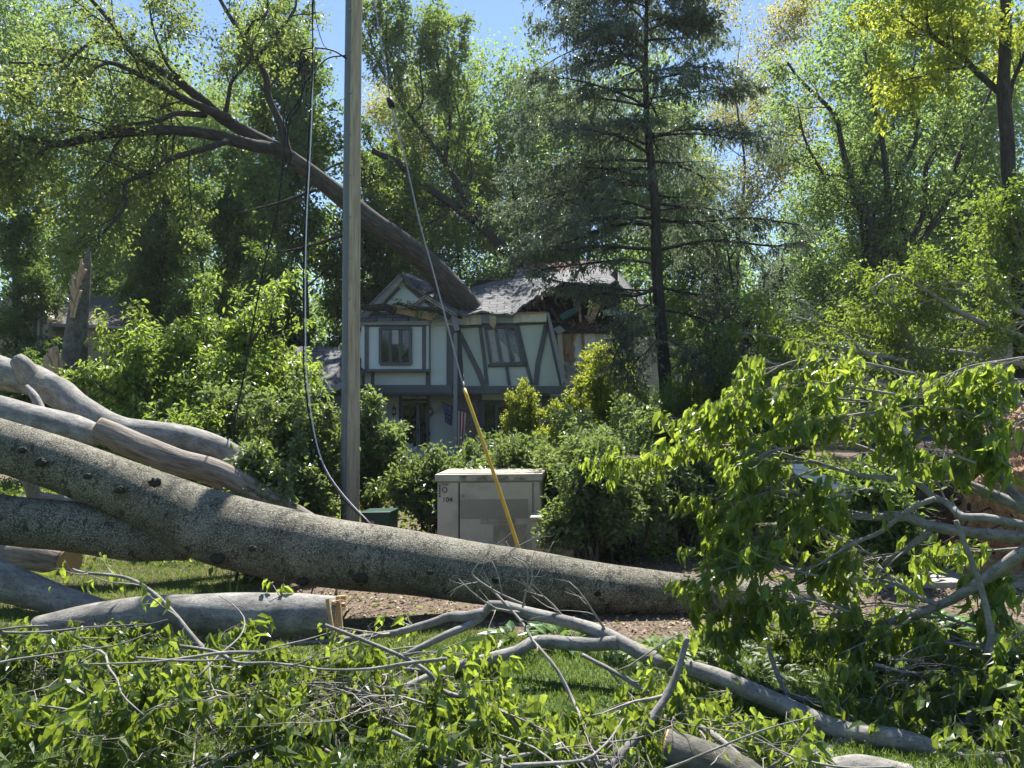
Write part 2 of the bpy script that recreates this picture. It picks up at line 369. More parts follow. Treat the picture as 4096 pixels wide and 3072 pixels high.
M['dark_twig'] = bark_mat('dark_twig', (.035, .03, .027), (.07, .062, .056), (.11, .10, .09), 30, .3, .1, .8)
M['cut'] = surf('cut_wood', (.52, .36, .19), (.38, .24, .12), 18, .8, .2, stretch=(1, 1, 5))
M['splinter'] = surf('splintered_wood', (.50, .36, .25), (.30, .19, .12), 20, .85, .3, stretch=(1, 1, .2))
M['lumber'] = surf('old_lumber', (.38, .25, .15), (.24, .14, .08), 14, .85, .1)
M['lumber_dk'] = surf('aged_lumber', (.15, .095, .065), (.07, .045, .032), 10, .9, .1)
M['pole_wood'] = bark_mat('pole_wood', (.20, .155, .105), (.36, .295, .215), (.46, .39, .30), 30, .06, .3, .85, (.12, .08, .05), 9, .68)
M['conduit'] = surf('grey_conduit', (.13, .15, .155), (.11, .13, .135), 5, .55, .03)
M['black'] = surf('black_cable', (.010, .010, .011), (.015, .015, .015), 8, .6, 0, spec=.2)
M['steel'] = surf('steel_strand', (.30, .31, .31), (.22, .22, .22), 60, .5, .1, .6)
M['yellow'] = surf('yellow_guard', (.66, .43, .05), (.52, .33, .04), 6, .5, .03)
M['cab'] = surf('beige_cabinet', (.47, .44, .35), (.30, .285, .22), 2.2, .6, .04, t=(.28, .5))
M['cab_top'] = surf('stained_cabinet_top', (.42, .38, .28), (.13, .11, .08), 7, .85, .1, t=(.38, .55))
M['cab_dark'] = surf('cabinet_seam', (.03, .03, .028), (.02, .02, .02), 5, .8, 0)
M['mesh'] = surf('vent_grille', (.36, .34, .27), (.22, .21, .17), 160, .7, .4)
M['stain'] = surf('weathered_patch', (.42, .39, .29), (.24, .225, .16), 9, .9, .1, stretch=(1, 1, .3))
M['box_green'] = surf('dark_green_box', (.012, .06, .045), (.01, .045, .035), 4, .35, .02)
M['white'] = surf('white_sticker', (.7, .7, .7), (.6, .6, .6), 6, .5, 0)
M['red'] = surf('red_print', (.45, .03, .03), (.4, .03, .03), 6, .5, 0)
M['yel'] = surf('yellow_sticker', (.6, .5, .04), (.5, .42, .04), 6, .5, 0)
M['ink'] = surf('black_ink', (.01, .01, .01), (.01, .01, .01), 6, .6, 0)
M['stucco'] = surf('pale_stucco', (.66, .72, .72), (.60, .66, .66), 1.2, .85, .15)
M['stucco_green'] = surf('sage_stucco', (.52, .59, .53), (.47, .53, .48), 1.2, .85, .15)
M['trim'] = surf('grey_trim', (.115, .125, .135), (.09, .10, .11), 5, .7, .05)
M['fascia'] = surf('grey_fascia', (.26, .28, .29), (.21, .23, .24), 3, .6, .05)
M['cream'] = surf('cream_board', (.62, .58, .44), (.48, .45, .35), 4, .7, .05)
M['shingle'] = shingle_mat('dark_shingle', (.105, .108, .118), (.17, .172, .182), (.02, .02, .022), .6, .30)
M['shingle_brown'] = shingle_mat('brown_shingle', (.16, .135, .125), (.22, .19, .175), (.06, .05, .045))
M['sheath'] = surf('red_sheathing', (.13, .055, .04), (.06, .028, .022), 5, .9, .2)
M['void'] = surf('attic_shade', (.035, .03, .028), (.02, .018, .017), 3, .95, 0)  # near-black colour stands in for shade deep in the attic
M['sid_white'] = siding_mat('white_siding', (.60, .60, .58), (.42, .42, .41), .17)
M['sid_tan'] = siding_mat('tan_siding', (.36, .31, .22), (.29, .25, .18), .14)
M['sid_beige'] = siding_mat('beige_siding', (.46, .43, .34), (.40, .37, .29), .13)
M['board_white'] = surf('white_sheathing', (.66, .67, .68), (.52, .52, .52), 2, .7, .05)
M['glass'] = surf('window_glass', (.018, .022, .022), (.010, .012, .012), 2, .05, 0, spec=.6)
M['curtain'] = surf('pale_curtain', (.45, .46, .47), (.30, .31, .33), 5, .9, .1, stretch=(6, 1, .5))
M['door'] = surf('grey_door', (.17, .19, .205), (.15, .165, .18), 4, .6, .02)
M['brass'] = surf('bronze_lamp', (.05, .045, .035), (.03, .027, .02), 10, .4, 0, .6)
M['teal'] = surf('teal_tarp', (.05, .20, .19), (.03, .12, .12), 5, .7, .1)
M['flag_blue'] = surf('flag_blue', (.02, .03, .12), (.015, .02, .09), 8, .8, 0)
M['flag_red'] = surf('flag_red', (.42, .02, .03), (.34, .02, .02), 8, .8, 0)
M['insul'] = surf('insulation', (.55, .47, .28), (.36, .30, .18), 20, .95, .6)
M['soil_tan'] = surf('tan_soil', (.42, .27, .155), (.17, .10, .06), 9, .95, .8, detail=10)
M['soil_dark'] = surf('dark_root_soil', (.10, .07, .05), (.03, .022, .018), 7, .95, .9, detail=10)
M['blue_wall'] = surf('blue_grey_shed', (.05, .075, .10), (.04, .06, .08), 3, .7, 0)
M['chip'] = leaf_mat('mulch_chip', (.09, .058, .038), (.21, .145, .095), (.44, .36, .27), (.1, .07, .05), .9, .05)
M['scar'] = surf('branch_scar', (.05, .044, .034), (.022, .02, .017), 30, .9, .5)
M['clod_tan'] = leaf_mat('tan_clod', (.22, .13, .07), (.40, .26, .15), (.52, .36, .22), (.1, .07, .05), .95, .03)
M['clod_dark'] = leaf_mat('dark_clod', (.05, .035, .025), (.11, .08, .055), (.2, .15, .1), (.1, .07, .05), .95, .03)
M['gravel'] = surf('pale_path', (.36, .34, .31), (.27, .25, .23), 20, .9, .3)
M['purple'] = surf('iris_purple', (.06, .02, .2), (.04, .015, .12), 9, .6, 0)

def stone_mat():
    m, nt, bs, out = new_mat('fieldstone')
    tc = nt.nodes.new('ShaderNodeTexCoord'); mp = nt.nodes.new('ShaderNodeMapping'); mp.inputs['Scale'].default_value = (3.2, 3.2, 3.2); nt.links.new(tc.outputs['Object'], mp.inputs[0])
    v = nt.nodes.new('ShaderNodeTexVoronoi'); nt.links.new(mp.outputs[0], v.inputs[0])
    e = nt.nodes.new('ShaderNodeTexVoronoi'); e.feature = 'DISTANCE_TO_EDGE'; nt.links.new(mp.outputs[0], e.inputs[0])
    hs = ramp(nt, [(0, (.10, .085, .08)), (.5, (.17, .12, .11)), (1, (.22, .18, .17))]); nt.links.new(v.outputs['Color'], hs.inputs[0])
    r = ramp(nt, [(.03, (1, 1, 1)), (.08, (0, 0, 0))]); nt.links.new(e.outputs['Distance'], r.inputs[0])
    mx = nt.nodes.new('ShaderNodeMixRGB'); nt.links.new(r.outputs[0], mx.inputs[0]); nt.links.new(hs.outputs[0], mx.inputs[1]); mx.inputs[2].default_value = (.36, .35, .33, 1)
    nt.links.new(mx.outputs[0], bs.inputs['Base Color']); bs.inputs['Roughness'].default_value = .85
    return m
M['stone'] = stone_mat()

def ground_mat():
    m, nt, bs, out = new_mat('lawn_soil')
    tc = nt.nodes.new('ShaderNodeTexCoord')
    n = nt.nodes.new('ShaderNodeTexNoise'); n.inputs['Scale'].default_value = 2.2; n.inputs['Detail'].default_value = 10; n.inputs['Roughness'].default_value = .7; nt.links.new(tc.outputs['Object'], n.inputs[0])
    n2 = nt.nodes.new('ShaderNodeTexNoise'); n2.inputs['Scale'].default_value = 45; n2.inputs['Detail'].default_value = 5; nt.links.new(tc.outputs['Object'], n2.inputs[0])
    g = ramp(nt, [(.3, (.045, .08, .02)), (.6, (.08, .125, .035)), (.75, (.14, .16, .06))]); nt.links.new(n2.outputs['Fac'], g.inputs[0])
    b = ramp(nt, [(.3, (.05, .036, .026)), (.55, (.12, .085, .058)), (.7, (.24, .185, .13))]); nt.links.new(n2.outputs['Fac'], b.inputs[0])
    sp = nt.nodes.new('ShaderNodeSeparateXYZ'); nt.links.new(tc.outputs['Object'], sp.inputs[0])
    ad = nt.nodes.new('ShaderNodeMath'); ad.operation = 'MULTIPLY_ADD'; ad.inputs[1].default_value = 2.0; nt.links.new(n.outputs['Fac'], ad.inputs[0]); nt.links.new(sp.outputs[1], ad.inputs[2])
    st = ramp(nt, [(0, (0, 0, 0)), (1, (1, 1, 1))]); mr = nt.nodes.new('ShaderNodeMapRange'); mr.inputs[1].default_value = 7.9; mr.inputs[2].default_value = 8.2
    nt.links.new(ad.outputs[0], mr.inputs[0])
    mx = nt.nodes.new('ShaderNodeMixRGB'); nt.links.new(mr.outputs[0], mx.inputs[0]); nt.links.new(g.outputs[0], mx.inputs[1]); nt.links.new(b.outputs[0], mx.inputs[2])
    nt.links.new(mx.outputs[0], bs.inputs['Base Color']); bs.inputs['Roughness'].default_value = .95
    bp = nt.nodes.new('ShaderNodeBump'); bp.inputs['Strength'].default_value = .6; bp.inputs['Distance'].default_value = .03; nt.links.new(n2.outputs['Fac'], bp.inputs['Height']); nt.links.new(bp.outputs[0], bs.inputs['Normal'])
    return m
M['ground'] = ground_mat()

# ------------------------------------------------------------------ ground
def gz(x, y):
    """height of the ground; a slight rise behind the front lawn"""
    x = np.asarray(x, float); y = np.asarray(y, float)
    return 0.04 * np.sin(x * 1.1 + 1) * np.cos(y * .9) + 0.3 * np.clip((y - 10) / 18, 0, 1) + 0.05 * np.clip(y - 60, 0, 400) * 0.3
def make_ground():
    xs = np.concatenate([np.linspace(-300, -30, 10), np.linspace(-28, 28, 113), np.linspace(30, 300, 10)])
    ys = np.concatenate([np.linspace(-60, 0, 5), np.linspace(1, 40, 105), np.linspace(45, 420, 14)])
    X, Y = np.meshgrid(xs, ys); Z = gz(X, Y)
    nx, ny = len(xs), len(ys)
    a = (np.arange(ny - 1)[:, None] * nx + np.arange(nx - 1)[None, :]).reshape(-1)
    q = np.stack([a, a + 1, a + nx + 1, a + nx], 1).reshape(-1)
    tag(link('ground', raw_mesh('ground', np.stack([X, Y, Z], -1).reshape(-1, 3), q, np.arange(len(a)) * 4), M['ground']), kind='structure')
make_ground()

def grass(n, x0, x1, y0, y1, h, name, seed, keep=None):
    rg = np.random.default_rng(seed)
    x = rg.uniform(x0, x1, n); y = rg.uniform(y0, y1, n)
    if keep is not None: k = keep(x, y, rg); x = x[k]; y = y[k]
    n = len(x); p = np.stack([x, y, gz(x, y) - .005], 1)
    ax = unit(rg.normal(size=(n, 3)) * .38 + np.array([0, 0, 1])); L = h * rg.uniform(.5, 1.4, n)
    me = leaf_mesh(name, p, ax, rg.normal(size=(n, 3)), L, L * .0 + .007, False, .1, .5, rg, np.clip(rg.normal(.5, .25, n), 0, 1))
    return link(name, me, M['grass'])
bed = lambda x, y, rg: (y + 0.35 * np.sin(x * 1.7) + rg.normal(0, .12, len(x))) < 7.15
g = grass(230000, -6, 5, 3.6, 7.6, .05, 'grass', 1, bed); tag(g, 'short sunlit lawn grass between the fallen branches', 'grass', kind='stuff')
g = grass(50000, -8, -3.2, 7.3, 11, .055, 'grass', 2); tag(g, 'sunlit patch of lawn under the fallen trunk at the left', 'grass', kind='stuff')
def mulch():
    rg = np.random.default_rng(4); n = 42000
    x = rg.uniform(-6, 8, n); y = rg.uniform(6.7, 13, n); k = ~bed(x, y, rg) & ~((x < -3.4) & (y > 7.2)); x = x[k]; y = y[k]; n = len(x)
    p = np.stack([x, y, gz(x, y) + rg.uniform(.002, .02, n)], 1)
    ax = unit(rg.normal(size=(n, 3)) * np.array([1, 1, .25])); L = rg.uniform(.02, .07, n)
    me = leaf_mesh('wood_mulch', p, ax, np.array([0, 0, 1.]) + rg.normal(size=(n, 3)) * .3, L, L * rg.uniform(.2, .6, n), False, .05, .1, rg)
    tag(link('wood_mulch', me, M['chip']), 'brown wood chip mulch scattered over the planting bed', 'mulch', kind='stuff')
mulch()

# ------------------------------------------------------------------ the damaged house
def wire(px, r, mat, name, parent, d0=None, d1=None, n=24, sides=6):
    p, rr = smooth(PL(px, d0, d1), [r, r], n); t = Tubes(); t.add(p, rr, sides); return t.build(name, mat, parent)
H = thing('damaged_house', P(1850, 1830, 29), 'half-timbered house with its roof crushed under the toppled tree', 'house')
D = 29.0
# core volumes
Solid().px([(1400, 1290), (1600, 1118), (1805, 1290), (1805, 1540), (1400, 1540)], 28.45, 4.0).build('wall', M['stucco'], H)
Solid().px([(1842, 1300), (2184, 1284), (2253, 1545), (1857, 1545)], 28.9, .35).build('wall', M['stucco_green'], H)
Solid().px([(1640, 1262), (1700, 1205), (1815, 1275), (1815, 1300), (1640, 1300)], 28.3, .13).build('gable', M['stucco'], H)
# beams and posts
Solid().rect(1395, 1540, 1808, 1573, 28.2, .5).build('beam', M['trim'], H)
Solid().rect(1826, 1544, 2306, 1574, 28.7, .6).build('beam', M['trim'], H)
Solid().rect(1786, 1290, 1812, 1540, 28.38, .1).build('post', M['trim'], H)
Solid().rect(1822, 1300, 1852, 1860, 29.0, .25).build('post', M['trim'], H)
# bay window box
Solid().rect(1446, 1298, 1712, 1478, 27.95, .45).build('bay', M['stucco'], H)
bd = 27.9
tb = Solid()
for x0, y0, x1, y1 in ((1458, 1300, 1474, 1476), (1688, 1300, 1704, 1476), (1474, 1300, 1688, 1307)): tb.rect(x0, y0, x1, y1, bd, .07)
tb.build('timber', M['trim'], H)
Solid().rect(1440, 1476, 1717, 1486, 27.85, .55).build('bay_sill', M['trim'], H)
Solid().rect(1436, 1281, 1716, 1299, 27.75, .62).build('fascia', M['fascia'], H)
Solid().slab([P(1428, 1282, 27.7), P(1722, 1276, 27.7), P(1742, 1243, 28.5), P(1470, 1247, 28.5)], .06).build('bay_roof', M['shingle'], H)
for x0, y0, x1, y1 in ((1484, 1486, 1497, 1540), (1703, 1482, 1718, 1540), (1448, 1486, 1458, 1540)):
    Solid().rect(x0, y0, x1, y1, 28.4, .06).build('timber', M['trim'], H)
Solid().rect(1716, 1290, 1722, 1540, 28.41, .06).build('timber', M['trim'], H)
def flat_window(cs, d, panes, parent):
    """window built as one child mesh (frame) with panes and blinds as its children"""
    tl, tr, br, bl = [np.array(c, float) for c in cs]
    def q(u, v): return tl * (1 - u) * (1 - v) + tr * u * (1 - v) + br * u * v + bl * (1 - u) * v
    f = Solid()
    for a, b in (((0, 0), (1, 0)), ((0, 1), (1, 1)), ((0, 0), (0, 1)), ((1, 0), (1, 1))): f.bar(q(*a), q(*b), .10, d - .03 - .004 * (a[0] == b[0]), .12)
    for i in range(1, panes): f.bar(q(i / panes, 0), q(i / panes, 1), .06, d - .02, .1)
    for i in range(panes):
        u0 = i / panes + .045; u1 = (i + 1) / panes - .045
        for a, b in (((u0, .05), (u1, .05)), ((u0, .95), (u1, .95)), ((u0, .05), (u0, .95)), ((u1, .05), (u1, .95))): f.bar(q(*a), q(*b), .022, d - .005 - .003 * (a[0] == b[0]), .05)
    w = f.build('window', M['trim'], parent)
    for i in range(panes):
        Solid().px([q(i / panes, 0), q((i + 1) / panes, 0), q((i + 1) / panes, 1), q(i / panes, 1)], d + .035, .012).build('pane', M['glass'], w)
    return w, q
def put_child(o, parent): o.parent = parent; return o
w1, q1 = flat_window([(1520, 1312), (1642, 1312), (1642, 1456), (1520, 1456)], 27.86, 3, H)
b = Solid(); b.px([q1(.37, .06), q1(.63, .06), q1(.62, .45), q1(.38, .45)], 27.875, .008); put_child(b.build('blind', M['curtain']), w1)
w2, q2 = flat_window([(1940, 1309), (2062, 1303), (2093, 1455), (1964, 1459)], 28.8, 3, H)
b = Solid(); b.px([q2(.1, .1), q2(.28, .08), q2(.25, .9), q2(.12, .92)], 28.815, .008); b.px([q2(.40, .35), q2(.5, .45), q2(.6, .5), q2(.6, .95), q2(.42, .93)], 28.815, .008); b.px([q2(.78, .7), q2(.92, .78), q2(.93, .95), q2(.76, .95)], 28.815, .008)
put_child(b.build('curtain', M['curtain']), w2)
# timbers on the leaning right wall
def timber(pts, w=.13):
    s = Solid()
    for a, b in zip(pts[:-1], pts[1:]): s.bar(a, b, w, 28.84, .08)
    s.build('timber', M['trim'], H)
C1 = lambda x, y: (1100 + .7685 * x, 950 + .7685 * y)
timber([C1(960, 498), C1(1010, 600), C1(1055, 690), C1(1085, 768)], .2)
timber([C1(1066, 458), C1(1085, 600), C1(1104, 768)], .14)
timber([C1(1206, 675), C1(1220, 768)], .13)
timber([C1(1262, 455), C1(1300, 620), C1(1338, 768)], .14)
timber([C1(1412, 455), C1(1390, 560), C1(1368, 660), C1(1358, 768)], .2)
timber([C1(1425, 445), C1(1455, 590), C1(1495, 768)], .2)
timber([C1(965, 462), C1(1415, 442)], .14)
timber([C1(1108, 668), C1(1310, 664)], .12)
# fascia boards above the leaning wall
for x0, x1, y0, y1, m in ((1849, 1880, 1262, 1300, 'cream'), (1881, 1925, 1260, 1298, 'cream'), (1926, 2052, 1258, 1293, 'fascia'), (2053, 2080, 1254, 1291, 'cream'), (2081, 2186, 1252, 1288, 'cream')):
    Solid().px([(x0, y0), (x1, y0 - 2), (x1, y1 - 1), (x0, y1)], 28.62, .18).build('fascia', M[m], H)
Solid().px([(2186, 1248), (2196, 1250), (2262, 1500), (2250, 1545)], 28.6, .5).build('corner_board', M['fascia'], H)
s = Solid(); s.beam(P(1990, 1254, 28.6), P(2184, 1250, 28.6), .06, .09); s.build('top_plate', M['lumber'], H)
# insulation tuft hanging over the fascia
def blob(name, c, rad, mat, parent, amp=.35, fr=3., sub=3, seed=0, jag=0):
    import bmesh
    bm = bmesh.new(); bmesh.ops.create_icosphere(bm, subdivisions=sub, radius=1)
    rad = np.asarray(rad, float); c = np.asarray(c, float)
    for v in bm.verts:
        n = mnoise.noise(v.co * fr / 2 + Vector((seed * 7.1, 3, 1))) + .5 * mnoise.noise(v.co * fr * 2 + Vector((seed, 0, 5))) + jag * mnoise.noise(v.co * fr * 6 + Vector((seed, 9, 5)))
        k = 1 + amp * n; v.co = Vector((c[0] + v.co.x * k * rad[0], c[1] + v.co.y * k * rad[1], c[2] + v.co.z * k * rad[2]))
    me = bpy.data.meshes.new(name); bm.to_mesh(me); bm.free()
    me.polygons.foreach_set('use_smooth', [True] * len(me.polygons))
    return link(name, me, mat, parent)
blob('insulation', P(1972, 1280, 28.5), (.13, .1, .3), M['insul'], H, .4, 4, 4, 2)
# left gable: bargeboards, soffit, shingles
def rake(a, b, w, d, th, mat, name): s = Solid(); s.bar(a, b, w, d, th); return s.build(name, mat, H)
rake((1392, 1322), (1603, 1108), .24, 28.0, .06, M['fascia'], 'bargeboard')
s = Solid(); s.slab([P(1398, 1340, 28.02), P(1600, 1128, 28.02), P(1600, 1128, 28.44), P(1398, 1340, 28.44)], .03); s.build('soffit', M['cream'], H)
rake((1412, 1350), (1598, 1150), .1, 28.40, .05, M['trim'], 'timber')
rake((1620, 1140), (1690, 1200), .1, 28.40, .05, M['trim'], 'timber')
Solid().rect(1496, 1240, 1504, 1262, 28.39, .06).build('timber', M['trim'], H)
s = Solid(); s.slab([P(1388, 1312, 27.95), P(1602, 1096, 27.95), P(1602, 1090, 33), P(1388, 1310, 33)], .07); s.build('roof', M['shingle'], H)
s = Solid(); s.slab([P(1602, 1096, 28.0), P(1640, 1142, 27.95), P(1700, 1178, 28.1), P(1745, 1150, 30), P(1640, 1092, 31.5)], .06); s.build('roof', M['shingle'], H)
# small crushed gable
rake((1646, 1226), (1700, 1186), .1, 28.0, .05, M['cream'], 'bargeboard')
rake((1700, 1186), (1822, 1262), .12, 28.0, .05, M['cream'], 'bargeboard')
s = Solid(); s.slab([P(1700, 1182, 27.97), P(1826, 1260, 27.97), P(1845, 1225, 29.6), P(1760, 1168, 29.6)], .06); s.build('roof', M['shingle'], H)
s = Solid(); s.slab([P(1700, 1182, 27.97), P(1640, 1226, 27.97), P(1650, 1200, 29.4), P(1740, 1160, 29.4)], .06); s.build('roof', M['shingle'], H)
rake((1700, 1206), (1790, 1270), .1, 28.26, .04, M['trim'], 'timber')
rake((1733, 1222), (1722, 1256), .08, 28.25, .05, M['trim'], 'timber')
rake((1700, 1258), (1850, 1290), .22, 28.1, .1, M['fascia'], 'fascia')
rake((1553, 1232), (1738, 1270), .24, 27.6, .09, M['cut'], 'broken_board')
s = Solid(); s.px([(1640, 1262), (1700, 1252), (1745, 1243), (1742, 1262), (1680, 1280)], 27.7, .05); s.build('torn_membrane', M['shingle'], H)
# bent gutter and downspout
s = Solid(); s.bar((1811, 1262), (1829, 1322), .2, 28.0, .12); s.build('gutter', M['fascia'], H)
s = Solid(); s.rect(1814, 1330, 1829, 1860, 28.15, .1); s.rect(1812, 1395, 1831, 1400, 28.13, .14); s.rect(1812, 1600, 1831, 1605, 28.13, .14); s.build('downspout', M['fascia'], H)
# main roof: a grid of shingled plane sagging towards the hole, torn lower edge
def main_roof():
    low = [(1790, 1248, 28.4), (1860, 1262, 28.3), (1934, 1238, 28.4), (1985, 1250, 28.4), (2053, 1252, 28.4), (2085, 1228, 28.6), (2107, 1217, 28.7), (2140, 1188, 28.9), (2176, 1163, 29.1), (2214, 1144, 29.3), (2260, 1136, 29.4), (2299, 1131, 29.5), (2380, 1128, 29.8), (2476, 1130, 30)]
    up = [(1830, 1165, 32.8), (1884, 1150, 32.8), (1950, 1132, 33), (2014, 1116, 33), (2070, 1108, 33), (2120, 1100, 33), (2160, 1095, 33), (2214, 1089, 33), (2260, 1082, 33), (2300, 1074, 33), (2350, 1063, 33), (2399, 1054, 33), (2440, 1070, 33), (2476, 1090, 33)]
    lo = PL(low); hi = PL(up); n = len(lo); m = 9; rg = np.random.default_rng(2)
    L2, _ = smooth(lo, [1], 40); H2, _ = smooth(hi, [1], 40)
    L2[:, 1:] += rg.normal(0, .035, (40, 2)); 
    V = []
    for k in range(m):
        f = k / (m - 1); row = L2 * (1 - f) + H2 * f
        row[:, 2] += .05 * np.sin(np.arange(40) * .5 + k) * (1 - f)
        V.append(row)
    V = np.array(V); top = V.reshape(-1, 3); bot = top - np.array([0, 0, .09])
    q = []
    for k in range(m - 1):
        for i in range(39):
            a = k * 40 + i; q.append((a, a + 1, a + 41, a + 40)); b = a + m * 40; q.append((b, b + 40, b + 41, b + 1))
    for i in range(39): q.append((i, i + m * 40, i + 1 + m * 40, i + 1))
    me = bpy.data.meshes.new('roof'); me.from_pydata([tuple(p) for p in np.concatenate([top, bot])], [], q); me.update()
    link('roof', me, M['shingle'], H)
main_roof()
s = Solid(); s.slab([P(2085, 1100, 33.6), P(2360, 1072, 33.6), P(2380, 1040, 35), P(2090, 1056, 35)], .1); s.build('torn_sheathing', M['sheath'], H)
s = Solid(); s.slab([P(2060, 1102, 33.4), P(2215, 1092, 33.4), P(2240, 1052, 35.2), P(2085, 1055, 35.2)], .07); s.build('roof', M['shingle'], H)
s = Solid(); s.px([(1842, 1256), (1880, 1243), (1925, 1232), (1940, 1240), (2000, 1262), (1842, 1280)], 28.75, .1); s.build('torn_sheathing', M['sheath'], H)
# attic: near-black backing painted for the shade inside, with rafters
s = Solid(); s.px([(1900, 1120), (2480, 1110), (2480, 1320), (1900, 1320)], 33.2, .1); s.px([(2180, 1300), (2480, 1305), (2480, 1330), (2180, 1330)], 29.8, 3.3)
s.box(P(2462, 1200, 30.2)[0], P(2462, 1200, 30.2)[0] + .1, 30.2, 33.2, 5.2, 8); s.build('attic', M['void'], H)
raf = [((2262, 1140), (2315, 1240), .07, 29.6), ((2272, 1142), (2322, 1236), .07, 29.7), ((2318, 1232), (2322, 1290), .09, 29.5), ((2375, 1165), (2345, 1290), .12, 29.8), ((2408, 1180), (2362, 1288), .22, 29.9), ((2380, 1140), (2352, 1262), .06, 29.6),
       ((2185, 1172), (2240, 1225), .12, 30.0), ((2205, 1232), (2238, 1290), .1, 29.7), ((2170, 1200), (2182, 1250), .1, 29.9), ((2140, 1210), (2165, 1250), .1, 29.7), ((2235, 1190), (2275, 1250), .08, 30.6), ((2440, 1180), (2436, 1240), .1, 30.2), ((2196, 1282), (2250, 1290), .1, 29.6), ((2345, 1265), (2362, 1285), .14, 29.4), ((2420, 1140), (2424, 1200), .1, 31), ((2300, 1180), (2306, 1260), .09, 31)]
for k, (a, b, w, d) in enumerate(raf):
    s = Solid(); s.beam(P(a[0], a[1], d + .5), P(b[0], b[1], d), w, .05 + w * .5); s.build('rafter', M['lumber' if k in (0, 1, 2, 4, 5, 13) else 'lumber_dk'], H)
# ragged edge splinters below the roof tear
tt = Solid(); rg = np.random.default_rng(9)
for k in range(34):
    x = rg.uniform(2075, 2215); y = np.interp(x, [2050, 2107, 2176, 2215], [1255, 1222, 1168, 1146]) + rg.uniform(0, 12)
    tt.beam(P(x, y, 29.0), P(x + rg.uniform(-25, 12), y + rg.uniform(4, 26), 29.0 + rg.uniform(-.2, .2)), rg.uniform(.03, .09), .03)
tt.build('splinter', M['lumber_dk'], H)
tt = Solid()
for k in range(30):
    x = rg.uniform(2285, 2385); y = 1300 + rg.normal(0, 9)
    tt.beam(P(x, y, 29.6), P(x + rg.uniform(-25, 25), y + rg.uniform(-22, 12), 29.6 + rg.uniform(-.3, .3)), rg.uniform(.03, .08), .03)
tt.build('splinter', M['lumber_dk'], H)
s = Solid(); s.px([(2236, 1262), (2262, 1245), (2312, 1225), (2318, 1240), (2290, 1262), (2250, 1280)], 30.2, .03); s.build('tarp', M['teal'], H)
s = Solid(); s.px([(2410, 1240), (2460, 1232), (2520, 1248), (2500, 1262), (2415, 1262)], 29.9, .05); s.build('loose_siding', M['fascia'], H)
# exposed white side wall
Solid().px([(2246, 1322), (2300, 1312), (2455, 1306), (2462, 1700), (2246, 1700)], 30.3, .2).build('wall', M['sid_white'], H)
Solid().px([(2300, 1322), (2330, 1320), (2338, 1452), (2310, 1462), (2292, 1440), (2300, 1400), (2292, 1360)], 30.2, .06).build('sheathing_panel', M['board_white'], H)
Solid().px([(2336, 1318), (2376, 1316), (2392, 1465), (2342, 1458)], 30.2, .06).build('sheathing_panel', M['board_white'], H)
Solid().px([(2228, 1330), (2246, 1330), (2262, 1545), (2246, 1560)], 29.4, .8).build('torn_edge', M['cream'], H)
s = Solid(); s.bar((2252, 1325), (2254, 1470), .13, 30.1, .1); s.build('stud', M['lumber'], H)
s = Solid(); s.bar((2298, 1295), (2266, 1400), .12, 30.0, .08); s.bar((2294, 1378), (2262, 1416), .1, 29.98, .08); s.bar((2266, 1400), (2262, 1420), .1, 30.04, .08); s.build('stud', M['lumber'], H)
s = Solid(); s.bar((2326, 1322), (2340, 1458), .07, 30.12, .05); s.build('stud', M['lumber'], H)
s = Solid(); s.bar((2262, 1322), (2455, 1306), .09, 30.15, .12); s.build('top_plate', M['lumber_dk'], H)
Solid().px([(2278, 1400), (2296, 1412), (2304, 1440), (2290, 1452), (2274, 1440)], 30.14, .08).build('broken_panel', M['lumber'], H)
Solid().px([(2300, 1325), (2308, 1320), (2306, 1345), (2298, 1372), (2294, 1350)], 30.14, .05).build('broken_panel', M['cut'], H)
Solid().px([(2212, 1316), (2240, 1302), (2262, 1322), (2232, 1336)], 29.0, .5).build('gutter', M['fascia'], H)
Solid().px([(2455, 1340), (2478, 1336), (2485, 1450), (2452, 1420)], 30.4, .1).build('broken_panel', M['lumber_dk'], H)
Solid().px([(2468, 1400), (2500, 1395), (2500, 1420), (2456, 1425)], 30.2, .05).build('tarp', M['teal'], H)
s = Solid(); s.px([(2462, 1350), (2640, 1345), (2720, 1400), (2740, 1700), (2462, 1700)], 31, 3).build('wall', M['sid_beige'], H)
w3, q3 = flat_window([(2486, 1345), (2530, 1345), (2530, 1425), (2486, 1425)], 30.9, 2, H)
s = Solid(); s.slab([P(2470, 1130, 30), P(2560, 1215, 30.6), P(2600, 1230, 33.5), P(2476, 1090, 33)], .08); s.build('roof', M['shingle'], H)
# tangle of torn siding at the bottom of the hole
s = Solid()
for k in range(16):
    x = rg.uniform(2250, 2400); y = rg.uniform(1450, 1500); s.beam(P(x, y, 29.9), P(x + rg.uniform(-50, 50), y + rg.uniform(-25, 18), 29.7 + rg.uniform(-.2, .2)), rg.uniform(.08, .22), .03)
s.build('torn_siding', M['fascia'], H)
